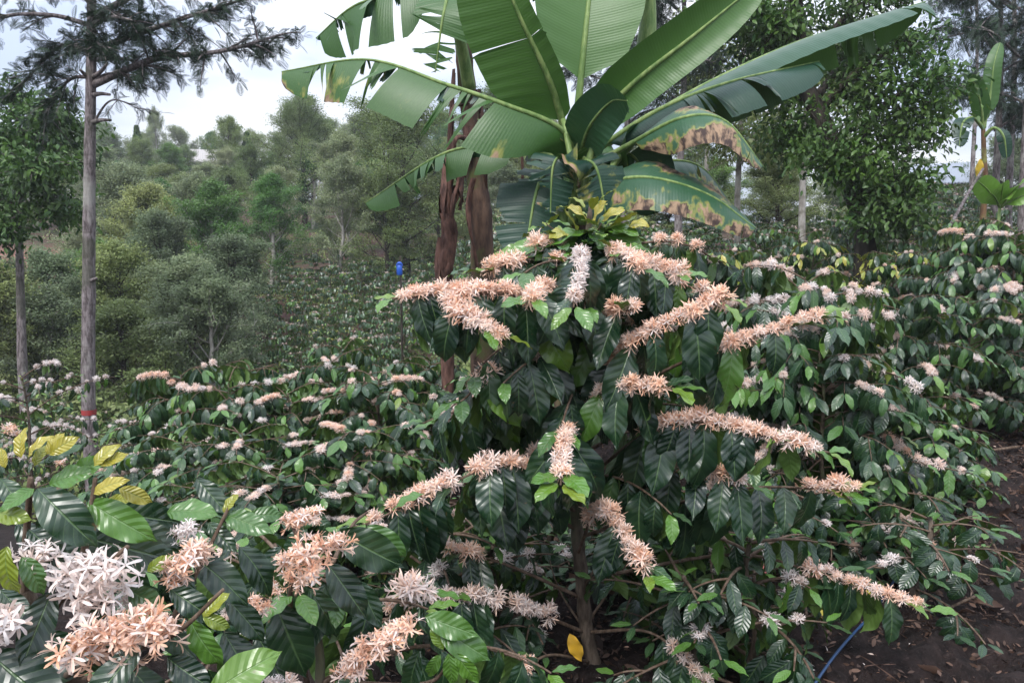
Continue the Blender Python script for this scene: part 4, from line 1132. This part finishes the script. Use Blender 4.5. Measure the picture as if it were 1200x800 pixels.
n_t = 0
for d, top, gap_ in ((13.5, 345, 90), (15.5, 310, 86), (18, 276, 84), (21, 246, 80), (25, 222, 74), (29.5, 202, 68), (35, 188, 60), (42, 174, 54), (51, 166, 48), (62, 158, 44)):
    px = -90 + rng.uniform(0, gap_)
    while px < 640:
        t_ = top + rng.uniform(-24, 20) * min(1, 26 / d) - (18 if px > 330 and d > 20 else 0)
        ok = not (px < 75 and 17 < d < 31) and not (285 < px < 560 and d < 24) and not (px > 470 and d < 16)
        if ok:
            put_tree(tp_[rng.integers(5)], px, t_, d * rng.uniform(.97, 1.03), wide=rng.uniform(1., 1.35)); n_t += 1
        px += gap_ * rng.uniform(.75, 1.2)
print('valley trees', n_t)
# named trees of the skyline
fine = tree_proto('valley_tree', 240, 5., .09, 30, .12, 1.5, 60000, .055, .12, DIAMOND, M['olive'], M['bark_dark'], 'x', 'tree', None, ntw=8, wander=.05)
put_tree(fine, 472, 113, 25, 'large round-crowned olive tree just left of the torn banana leaves', None, 1.25)
put_tree(fine, 352, 120, 36, 'bright green tree with the highest domed crown on the left skyline', None, 1.2)
put_tree(tp_[2], 268, 143, 43, 'dark rounded tree on the skyline between the red-banded trunk and the domed crown', None, 1.)
put_tree(tp_[3], 182, 134, 60, 'thin feathery tree far off on the skyline, right beside the red-banded trunk', None, .55)
put_tree(fine, 590, 105, 31, 'olive tree showing between the old banana trunk and the big banana leaves', None, 1.2)
lime = tree_proto('valley_tree', 230, 5., .08, 16, .2, 1.3, 6000, .12, .17, DIAMOND, M['lime'], M['bark_dark'], 'lime green small tree behind the thin left-edge trunk', 'tree')
put_tree(lime, 12, 330, 18.5, 'lime green small tree behind the thin left-edge trunk')
# dark cypress
def cypress(px, top, d, w, label):
    a = at(px, top, d); gz = float(ground_z(a[0], a[1])); H = a[2] - gz; r = np.random.default_rng(int(px))
    root = empty('cypress_tree', (a[0], a[1], gz), label, 'tree')
    tr = MB(); tube(tr, [[0, 0, 0], [0, 0, H * .5], [0, 0, H * .97]], [.09, .05, .01], 7); tr.build('trunk', M['bark_dark'], root)
    n = 2600; f = r.uniform(.12, 1, n) ** .8; rad = w * np.sin(math.pi * np.clip(f, 0, 1) ** .6) * r.uniform(.4, 1.1, n) + .03; th = r.uniform(0, 6.28, n)
    P = np.stack([rad * np.cos(th), rad * np.sin(th), f * H], -1); al = np.stack([np.cos(th) * .5, np.sin(th) * .5, np.ones(n)], -1) + r.normal(0, .25, (n, 3))
    mb = MB(); mb.inst(DIAMOND, frames(al, np.stack([np.cos(th), np.sin(th), np.zeros(n) + .3], -1)) * .22, P, r.uniform(0, 1, n), np.zeros(n)); mb.build('crown', M['deep'], root)
cypress(289, 158, 44, .5, 'slim dark cypress beside the dark rounded skyline tree')
cypress(160, 150, 50, .55, 'slim dark conifer on the skyline just right of the red-banded trunk')


# ferny-leaved tree with the red band
def frond_tpl(n=9):
    V, Q, UV = [], [], []
    for i in range(n):
        v = .12 + .85 * i / (n - 1); l = .30 * math.sin(math.pi * (.12 + .8 * (i / (n - 1)))) + .05
        for sg in (-1, 1):
            a = np.array([0, v, -.25 * v * v]); t = a + np.array([sg * l, .17 * l / .3, -.05 * l]); k = len(V)
            V += [a, a + [sg * l * .34, .02, .01], t, a + [sg * l * .25, .085, .01]]; Q.append([k, k + 1, k + 2, k + 3]); UV += [[.5, v]] * 4
    k = len(V); V += [[-.008, 0, 0], [.008, 0, 0], [.004, 1, -.25], [-.004, 1, -.25]]; Q.append([k, k + 1, k + 2, k + 3]); UV += [[.5, 0]] * 4
    return np.array(V, float), np.array(Q), np.array(UV, float)


FROND = frond_tpl()


def fern_tree():
    r = np.random.default_rng(31); D = 9.
    c = at(104, 515, D); base = np.array([c[0], c[1], float(ground_z(c[0], c[1]))])
    root = empty('shade_tree', base, 'tall straight grey tree with feathery leaves and a red band near its foot', 'tree')
    A = catmull([base] + P3((104, 480, D), (104, 340, D), (105, 200, D), (107, 60, D), (108, -60, D), (109, -260, D)), 90)
    rad = np.interp(np.linspace(0, 1, 90), [0, .4, 1], [.085, .068, .03]) * (1 + .05 * (np.sin(np.arange(90) * 1.35) > .75) + .02 * np.sin(np.arange(90) * .7))
    tr, cr = MB(), MB(); tube(tr, A - base, rad, 16)
    FR = []
    def branch(pl, ra, n_tw, nf, spread=.35, s0=.2):
        C = catmull(P3(*pl), 30) - base; tube(tr, C, np.linspace(ra, ra * .25, 30), 7); L = L0(C)
        for q in range(n_tw):
            s = s0 + (1 - s0) * (q + r.uniform()) / n_tw; b = C[min(29, int(s * 29))]; t = unit(C[min(29, int(s * 29) + 1)] - C[max(0, int(s * 29) - 1)])
            dd = unit(t * .7 + r.normal(0, .6, 3) * [1, 1, .7]); l2 = spread * r.uniform(.5, 1.2)
            W_ = b + np.linspace(0, 1, 5)[:, None] * dd * l2 + np.array([0, 0, -1.]) * (np.linspace(0, 1, 5) ** 2 * .18 * l2)[:, None]
            tube(tr, W_, np.linspace(ra * .3, .004, 5), 5, cap=False)
            for _ in range(int(nf * 2.4)):
                p = W_[r.integers(1, 5)]; FR.append((p + r.normal(0, .02, 3), dd * .7 + r.normal(0, .75, 3) - [0, 0, .25], r.normal(0, .5, 3) + [0, 0, .9], r.uniform(.07, .16)))
    branch([(108, 100, 9), (180, 70, 8.8), (260, 60, 8.6), (332, 40, 8.5)], .045, 34, 9, .42, .12)
    branch([(108, 60, 9), (190, 30, 8.7), (300, -5, 8.4)], .04, 32, 9, .42, .12)
    branch([(108, 20, 9), (190, -20, 9.2), (290, -50, 9.4)], .04, 20, 8, .42)
    branch([(106, 30, 9), (60, 18, 8.8), (0, 20, 8.6), (-60, 45, 8.5)], .03, 12, 7, .3, .25)
    branch([(106, 60, 9), (70, 55, 9.2), (30, 95, 9.3)], .03, 24, 8, .35)
    branch([(106, 90, 9), (80, 95, 9.1), (50, 135, 9.2)], .025, 18, 7, .32)
    branch([(107, 5, 9), (80, -25, 9), (30, -40, 9)], .035, 22, 8, .4)
    branch([(107, 30, 9), (130, 20, 8.5), (160, 25, 8.0)], .03, 18, 8, .35)
    branch([(107, 70, 9), (112, 50, 8.4), (118, 55, 7.9)], .03, 16, 8, .3)
    branch([(107, 70, 9), (150, 70, 9.5), (200, 85, 10)], .03, 18, 8, .35)
    branch([(106, 150, 9), (130, 118, 8.9), (165, 128, 8.8)], .016, 5, 3, .22, .5)
    branch([(106, 98, 9), (128, 86, 8.9), (165, 90, 8.8)], .018, 6, 4, .22, .4)
    for k in range(12):
        y = -40 - 17 * k; sg = 1 if k % 2 else -1
        branch([(108, y, 9), (108 + sg * 60, y - 18, 9 + .5 * math.sin(k)), (108 + sg * (150 - k * 6), y - 20, 9 + math.sin(k * 2.))], .03, 14, 7, .4)
    for pl in ([(107, 112, 9), (118, 110, 8.9), (129, 111, 8.85)], [(107, 144, 9), (118, 141, 8.9), (130, 141, 8.85)], [(104, 92, 9), (94, 82, 8.9)], [(107, 92, 9), (118, 84, 8.9), (126, 74, 8.9)], [(104, 330, 9), (113, 326, 8.9)]):
        C = catmull(P3(*pl), 8) - base; tube(tr, C, np.linspace(.03, .014, 8), 7)
    P = np.array([f[0] for f in FR]); al = np.array([f[1] for f in FR]); nm = np.array([f[2] for f in FR]); L = np.array([f[3] for f in FR])
    cr.inst(FROND, frames(al, nm) * L[:, None, None], P, r.uniform(0, 1, len(P)), np.zeros(len(P)))
    tr.build('trunk', M['bark_grey'], root); cr.build('crown', M['fern'], root)
    # painted band
    zb = at(104, 482, D)[2]; zs = A[:, 2]; i = int(np.argmin(abs(zs - zb)))
    bd = MB(); Z4 = np.linspace(zb - .032, zb + .03, 5)
    tube(bd, np.stack([np.interp(Z4, zs, A[:, 0]), np.interp(Z4, zs, A[:, 1]), Z4], -1) - base, np.interp(Z4, zs, rad) * 1.02 + .002, 16, cap=False)
    k = NT('red_paint'); n = k.noise(40., 4., k.obj()); bd.build('painted_band', k.principled(k.mix(k.ss(n, .45, .7), (.32, .035, .035), (.22, .07, .065)), .7, .3), root)


fern_tree()


def special_tree(name, base_px, d, crown_pts, label, nleaf, L, sig, mat, bark, pts, ra, seed, tpl=DIAMOND, down=.5, ntw=26, spread=.45):
    """A tree whose stem and main limbs follow given lines; leaves gather round the limbs."""
    r = np.random.default_rng(seed)
    c = at(*base_px, d); base = np.array([c[0], c[1], float(ground_z(c[0], c[1])) - .05])
    root = empty(name, base, label, 'tree'); tr = MB(); tips = []
    A = catmull([base] + P3(*pts), 40) - base; tube(tr, A, np.linspace(ra, ra * .4, 40), 10)
    for pl in crown_pts:
        C = catmull(P3(*pl), 24) - base; tube(tr, C, np.linspace(ra * .35, .01, 24), 6)
        for q in range(ntw):
            b = C[r.integers(5, 24)]; dd = unit(r.normal(0, 1, 3) * [1, 1, .7] + unit(C[-1] - C[0]) * .4); l2 = spread * r.uniform(.4, 1.2)
            W_ = b + np.linspace(0, 1, 4)[:, None] * dd * l2; tube(tr, W_, [.010, .008, .006, .004], 4, cap=False); tips.append(W_)
    tr.build('trunk', bark, root); leafy(r, tips, nleaf, L, sig, tpl, down).build('crown', mat, root)
    return root


LF2 = leaf_tpl(3, 5, .2, .5, .25, 0, .05, 8, 3)
special_tree('broadleaf_tree', (1018, 290), 9.6, [
    [(1000, 215, 9.6), (1040, 170, 9.4), (1085, 150, 9.2)], [(990, 190, 9.6), (1040, 120, 9.3), (1105, 90, 9.2)], [(960, 130, 9.6), (1010, 80, 9.4), (1085, 40, 9.3)], [(945, 90, 9.6), (990, 20, 9.5), (1060, -20, 9.5)],
    [(940, 80, 9.6), (900, 20, 9.4), (850, 10, 9.2)], [(940, 60, 9.6), (930, -30, 9.5), (930, -90, 9.4)], [(1005, 235, 9.6), (1035, 225, 9.3), (1065, 215, 9.1)], 
    [(975, 160, 9.6), (945, 165, 9.9), (905, 150, 10.2)], [(960, 130, 9.6), (915, 100, 9.9), (880, 90, 10.2)], [(1010, 250, 9.6), (1040, 250, 9.2), (1060, 255, 9.0)], [(960, 110, 9.6), (1000, 60, 10.2), (1040, 60, 10.6)], [(1000, 215, 9.6), (988, 200, 9.35), (972, 178, 9.2)],
    [(945, 80, 9.6), (880, 40, 9.9), (830, 30, 10.2)]],
    'dark leaning tree with an ivy-clad trunk, right of the big banana', 17000, .10, .14, M['deep'], M['bark_dark'], [(1015, 275, 9.6), (1000, 225, 9.6), (972, 160, 9.6), (945, 100, 9.6), (935, 30, 9.6), (930, -80, 9.6)], .16, 41, LF2, .6)
special_tree('broadleaf_tree', (26, 460), 12.2, [
    [(22, 235, 12.2), (50, 200, 12), (95, 190, 11.8)], [(22, 210, 12.2), (0, 170, 12), (-40, 150, 12)], [(22, 200, 12.2), (40, 150, 12), (70, 130, 11.8)], [(22, 190, 12.2), (20, 140, 12.4), (10, 110, 12.5)], [(22, 240, 12.2), (55, 240, 12), (85, 250, 11.8)], [(22, 240, 12.2), (0, 235, 12), (-30, 240, 12)],
    [(22, 230, 12.2), (30, 200, 11.5), (40, 190, 11)], [(22, 250, 12.2), (10, 265, 11.8), (-10, 270, 11.6)], [(22, 200, 12.2), (60, 165, 12.4), (90, 150, 12.6)]],
    'thin-trunked tree at the left edge with a dark broad-leaved crown', 8000, .12, .14, M['deep'], M['bark_grey'], [(27, 440, 12.2), (25, 380, 12.2), (23, 300, 12.2), (22, 230, 12.2), (22, 170, 12.2)], .085, 42, LF2, .5)
# slim trees behind the bananas and at the right edge
slim = [
    ((797, 300), 13., 16, 'slim tree behind the rolled new banana leaf, its upper trunk against the sky'), ((733, 300), 14., 17, 'slim tree behind the right side of the widest banana leaf'),
    ((942, 290), 13.5, 15, 'tree with a short pale trunk left of the leaning ivy-clad trunk'), ((866, 290), 15., 15, 'tree with a thin white trunk right above the scorched leaf tip'), ((828, 290), 19, 18, 'thin tree far behind the scorched banana leaves'),
    ((1168, 300), 14., 20, 'tall slim feathery tree just right of the young banana'), ((1184, 300), 15.5, 22, 'tall feathery tree behind the right-edge trunks, its bark dark'), ((1200, 300), 13., 20, 'tall feathery tree cut by the right edge'), ((1140, 300), 22., 24, 'distant feathery tree left of the young banana')]
for k, ((px, py), d, _, lb) in enumerate(slim):
    r = np.random.default_rng(300 + k); pale = px < 960 and px > 810
    tops = -120 if px < 810 or px > 1100 else 40
    j = lambda: r.uniform(-7, 7)
    br = [[(px + j(), y, d), (px + s * r.uniform(18, 40), y - r.uniform(10, 35), d + r.uniform(-.6, .6)), (px + s * r.uniform(40, 85), y - r.uniform(0, 40), d + r.uniform(-1, 1))] for y, s in zip(np.linspace(200 if pale else 150, tops + 20, 10), [1, -1] * 5)]
    special_tree('slim_tree', (px, py), d, br, lb, 3000 if px > 1100 or px < 810 else 5200, .17 if not pale else .11, .14, M['fern'] if px > 1100 or px < 810 else M['olive'], M['bark_pale'] if pale else M['bark_grey'], [(px - 2, 240, d), (px + 2, 150, d), (px + 5, 60, d), (px + 3, tops, d)], (.075 if not pale else .07), 320 + k, (FROND if not pale else DIAMOND), .8, 9, .5)
# belt of trees behind the rows at right
GB = 'trees closing the view behind the coffee rows at right'
for d, top, gap_ in ((20, 205, 105), (25, 190, 90), (31, 175, 80), (38, 165, 70)):
    px = 640 + rng.uniform(0, 60)
    while px < 1290:
        if not (1060 < px < 1170): put_tree(tp_[rng.integers(5)], px, top + rng.uniform(-25, 25), d * rng.uniform(.96, 1.04), 'olive green tree in the belt behind the coffee rows at right', GB, 1.2)
        px += gap_ * rng.uniform(.8, 1.25)
for k, (px, top, d, lb) in enumerate(((1128, 196, 27, 'low tree behind the white hut roof, left of the young banana'), (1080, 190, 30, 'low tree between the leaning tree and the white hut roof'))):
    put_tree(tp_[k], px, top, d, lb, None, 1.2)

# ------------------------------------------------------------------ undergrowth on the valley floor and slope
N = 70000; ug = MB()
yy = rng.uniform(9, 34, N); xx = (rng.uniform(-80, 760, N) - 600) / 906 * yy
Pu = np.stack([xx, yy, ground_z(xx, yy) + rng.uniform(0, 1, N) ** 2 * (.4 + 1.1 * (np.abs((xx / yy * 906 + 600) - 410) > 150))], -1)
keep = (np.sin(xx * 1.7 + 1) * np.sin(yy * 1.1) + np.sin(xx * .6 - yy * .8)) > -.35; keep &= ~((xx < -14.5) & (yy > 23) & (yy < 33))
Pu = Pu[keep]; n = len(Pu)
ug.inst(DIAMOND, frames(rng.normal(0, 1, (n, 3)) + [0, 0, .8], rng.normal(0, .5, (n, 3)) + [0, -.4, .8]) * rng.uniform(.06, .14, n)[:, None, None], Pu, rng.uniform(0, 1, n), np.zeros(n))
tag(ug.build('undergrowth', M['olive']), kind='stuff')

# ------------------------------------------------------------------ small things
def box(mb, lo, hi):
    x0, y0, z0 = lo; x1, y1, z1 = hi
    mb.add([[x0, y0, z0], [x1, y0, z0], [x1, y1, z0], [x0, y1, z0], [x0, y0, z1], [x1, y0, z1], [x1, y1, z1], [x0, y1, z1]],
           [[0, 3, 2, 1], [4, 5, 6, 7], [0, 1, 5, 4], [1, 2, 6, 5], [2, 3, 7, 6], [3, 0, 4, 7]])


def plain(name, c0, c1, rough=.6, scale=8., spec=.4):
    k = NT(name); n = k.noise(scale, 4., k.obj()); return k.principled(k.mix(n, c0, c1), rough, spec)


def hut(px, py, d, w, label, rz, wall, roofm, rh=.9, hgt=2.1):
    a = at(px, py, d); z0 = float(ground_z(a[0], a[1])) - .05; H = max(hgt, a[2] - z0 - rh)
    root = empty('hut', (a[0], a[1], z0), label, 'hut', rz=rz)
    wl = MB(); h = w / 2; dp = w * .4
    box(wl, (-h, -dp, 0), (h, dp, H))
    wl.add([[-h, -dp, H], [-h, dp, H], [-h, 0, H + rh * .93]], None, [[0, 2, 1]]); wl.add([[h, -dp, H], [h, dp, H], [h, 0, H + rh * .93]], None, [[0, 1, 2]])
    wl.build('wall', wall, root, False)
    rf = MB(); n = 60
    for sg in (-1, 1):
        x = np.linspace(-h - .3, h + .3, n); z = .018 * np.sin(np.arange(n) * math.pi / 1.5)
        e = np.stack([x, np.full(n, sg * (dp + .35)), H - .35 * rh / dp + z], -1); t = np.stack([x, np.zeros(n), H + rh + z], -1)
        for off in (0, .03):
            o = np.array([0, 0, off]); V = np.concatenate([e + o, t + o]); i = np.arange(n - 1); rf.add(V, np.stack([i, i + 1, n + i + 1, n + i], -1))
    rf.build('roof', roofm, root)
    dm = MB(); box(dm, (-.45, -dp - .03, 0), (.45, -dp - .004, 1.9)); dm.build('door', plain('hut_door', (.09, .06, .04), (.14, .1, .07)), root, False)
    return root


hut(1104, 194, 27, 1.3, 'small hut whose pale metal roof shows between the leaning tree and the young banana', R(-35), plain('hut_boards', (.2, .15, .11), (.3, .24, .18)), plain('zinc_roof', (.24, .27, .32), (.33, .36, .41), .6, 3., .2), .42)
hut(243, 176, 54, 1.7, 'pale house far off among the skyline trees left of the dark rounded tree', R(20), plain('house_plaster', (.55, .52, .5), (.66, .63, .6)), plain('rust_roof', (.3, .28, .27), (.4, .38, .37)), .6, 2.5)

# blue plastic can among the valley rows
a = at(468, 309, 11.); root = empty('plastic_can', (a[0], a[1], a[2] - .16), 'small bright blue plastic can among the valley coffee rows', 'can')
kb = NT('blue_plastic'); bm_ = kb.principled((.02, .10, .48), .35, .5)
mb = MB(); tube(mb, [[0, 0, 0], [0, 0, .01], [0, 0, .10], [0, 0, .13], [0, 0, .15]], [.036, .042, .042, .033, .018], 14); mb.build('body', bm_, root)
mb = MB(); tube(mb, [[0, 0, .148], [0, 0, .175]], [.026, .026], 12); mb.build('cap', bm_, root)
mb = MB(); th = np.linspace(0, math.pi, 10); tube(mb, np.stack([.042 * np.cos(th), np.zeros(10), .12 + .06 * np.sin(th)], -1), .009, 6); mb.build('handle', bm_, root)
gz = float(ground_z(a[0], a[1] + .1)); sk = MB(); tube(sk, [[0, 0, 0], [0, 0, max(.2, a[2] + .1 - gz)]], [.02, .015], 6)
o = sk.build('stake', M['bark_dark']); o.location = (a[0], a[1] + .11, gz); tag(o, 'dark stake carrying the blue plastic can', 'stake')

# blue hose on the soil
A, B = at(990, 812, 2.5), at(1114, 592, 4.2)
pts = [A + (B - A) * t + np.array([.03 * math.sin(t * 7), 0, 0]) for t in np.linspace(-.15, 1.25, 40)]
hp = np.array(pts); hp[:, 2] = ground_z(hp[:, 0], hp[:, 1]) + .035 + .01 * np.sin(np.arange(40) * .6)
mb = MB(); tube(mb, hp, .0048, 10); k = NT('blue_hose'); o = mb.build('hose', k.principled((.018, .05, .12), .4, .5)); tag(o, 'thin blue hose lying on the dark soil under the low coffee sprays', 'hose')

# leaning pole by the young banana
A, B = at(1117, 258, 9.5), at(1152, 198, 10.2)
mb = MB(); A2 = A.copy(); A2 = A + (A - B) * ((A[2] - ground_z(A[0], A[1])) / max(.1, B[2] - A[2])); tube(mb, catmull([A2, A, (A + B) / 2 + [0, 0, .02], B], 16), np.linspace(.022, .016, 16), 8); o = mb.build('pole', M['bark_grey']); tag(o, 'pale wooden pole leaning to the right below the young banana', 'pole')

# dead sticks and single fallen leaves on the soil
for k, (pl, ra, lb) in enumerate((([(1108, 610, 4.0), (1050, 603, 4.05), (965, 618, 3.9)], .012, 'long dry stick lying on the soil just right of the blue hose'), ([(1180, 700, 3.1), (1165, 670, 3.3), (1160, 655, 3.4)], .008, 'short dry stick on the bare soil at the lower right'),
                                 ([(1140, 745, 2.85), (1100, 770, 2.7), (1070, 775, 2.7)], .006, 'thin crooked twig on the soil right of the hose end'), ([(1190, 560, 4.7), (1150, 570, 4.6), (1120, 560, 4.6)], .010, 'dry stick under the right-edge coffee bush'))):
    C = catmull(P3(*pl), 16); C[:, 2] = ground_z(C[:, 0], C[:, 1]) + .03 + ra; mb = MB(); tube(mb, C, np.linspace(ra, ra * .5, 16), 7); o = mb.build('stick', M['twig']); tag(o, lb, 'stick')
for k, (px, py, d, L, mt, lb, nz) in enumerate(((948, 772, 2.68, .09, 'yellow_leaf', 'lone bright yellow leaf fallen on the dark soil', .06), (872, 705, 2.95, .11, 'red_leaf', 'withered reddish leaf under the low coffee branches', .12), (910, 750, 2.75, .07, 'yellow_leaf', 'small curled yellow leaf left of the lone flat yellow one', .06), (1010, 750, 2.75, .06, 'yellow_leaf', 'pale yellow leaf beside the lower end of the hose', .08))):
    if mt == 'red_leaf' and mt not in M: M[mt] = simple_leaf_mat('red_leaf', (.22, .09, .08), (.34, .17, .14), .6, .15, patch=9.)
    c = at(px, py, d); c[2] = ground_z(c[0], c[1]) + nz; mb = MB()
    mb.inst(NEAR[k % 5], frames(np.array([[1., .3 * k - .4, .1]]), np.array([[.1, -.5, 1.]])) * L, np.zeros((1, 3)), np.array([.6]), np.array([0.])); o = mb.build('fallen_leaf', M[mt]); o.location = c; tag(o, lb, 'leaf')

# ------------------------------------------------------------------ sky, sun, camera
SUN_EL, SUN_AZ = R(52), R(205)
w = bpy.data.worlds.new('World'); sc.world = w; w.use_nodes = True; nt = w.node_tree; nt.nodes.clear()
def N_(t): return nt.nodes.new('ShaderNode' + t)
sky = N_('TexSky'); sky.sky_type = 'NISHITA'; sky.sun_disc = False; sky.sun_elevation = SUN_EL; sky.sun_rotation = SUN_AZ; sky.air_density = 1.; sky.dust_density = 2.
tc = N_('TexCoord'); mp = N_('Mapping'); mp.inputs['Scale'].default_value = (1, 1, 2.6); nt.links.new(tc.outputs['Generated'], mp.inputs[0])
no = N_('TexNoise'); no.inputs['Scale'].default_value = 2.6; no.inputs['Detail'].default_value = 6; no.inputs['Roughness'].default_value = .5; nt.links.new(mp.outputs[0], no.inputs['Vector'])
rp = N_('ValToRGB'); rp.color_ramp.elements[0].position = .42; rp.color_ramp.elements[0].color = (6.2, 7.2, 9.4, 1); rp.color_ramp.elements[1].position = .6; rp.color_ramp.elements[1].color = (11.2, 11.4, 12.0, 1)
nt.links.new(no.outputs['Fac'], rp.inputs[0])
mx = N_('Mix'); mx.data_type = 'RGBA'; mx.inputs[0].default_value = .9; nt.links.new(sky.outputs[0], mx.inputs[6]); nt.links.new(rp.outputs[0], mx.inputs[7])
sx = N_('SeparateXYZ'); nt.links.new(tc.outputs['Generated'], sx.inputs[0])
cie = N_('MapRange'); cie.inputs[1].default_value = 0; cie.inputs[2].default_value = 1; cie.inputs[3].default_value = .36; cie.inputs[4].default_value = 1.25; nt.links.new(sx.outputs[2], cie.inputs[0])
ml = N_('Mix'); ml.data_type = 'RGBA'; ml.blend_type = 'MULTIPLY'; ml.inputs[0].default_value = 1; nt.links.new(rp.outputs[0], ml.inputs[6]); nt.links.new(cie.outputs[0], ml.inputs[7]); nt.links.new(ml.outputs[2], mx.inputs[7])
bg = N_('Background'); bg.inputs[1].default_value = .10; nt.links.new(mx.outputs[2], bg.inputs[0]); ow = N_('OutputWorld'); nt.links.new(bg.outputs[0], ow.inputs[0])

sl = bpy.data.lights.new('sun', 'SUN'); sl.energy = 1.5; sl.angle = R(20); sl.color = (1, .97, .93)
so = bpy.data.objects.new('sun', sl); COL.objects.link(so)
dirv = Vector((math.sin(SUN_AZ) * math.cos(SUN_EL), math.cos(SUN_AZ) * math.cos(SUN_EL), math.sin(SUN_EL)))
so.rotation_euler = dirv.to_track_quat('Z', 'Y').to_euler()

hz = MB(); box(hz, (-130, -12, -6), (130, 120, 22)); k = NT('haze_air'); pv = k.n('VolumePrincipled'); pv.inputs['Density'].default_value = .0013; pv.inputs['Color'].default_value = (.93, .96, 1, 1); pv.inputs['Anisotropy'].default_value = .2
k.t.links.new(pv.outputs[0], k.out.inputs['Volume']); o = hz.build('haze', k.m, None, False); tag(o, kind='stuff')

cam = bpy.data.cameras.new('camera'); co = bpy.data.objects.new('camera', cam); COL.objects.link(co)
co.location = (0, 0, CAMZ); co.rotation_euler = (R(90) + PITCH, 0, 0)
cam.sensor_width = 36; cam.lens = 36 * FPX / 1200; cam.clip_start = .05; cam.clip_end = 2000
sc.camera = co
sc.view_settings.view_transform = 'Standard'; sc.view_settings.look = 'None'; sc.view_settings.gamma = 1; sc.view_settings.use_curve_mapping = False
sc.view_settings.exposure = 1.2
sc.render.engine = 'CYCLES'; sc.cycles.use_denoising = True; sc.cycles.max_bounces = 6; sc.cycles.transparent_max_bounces = 4
sc.cycles.diffuse_bounces = 3; sc.cycles.glossy_bounces = 2; sc.cycles.use_adaptive_sampling = True
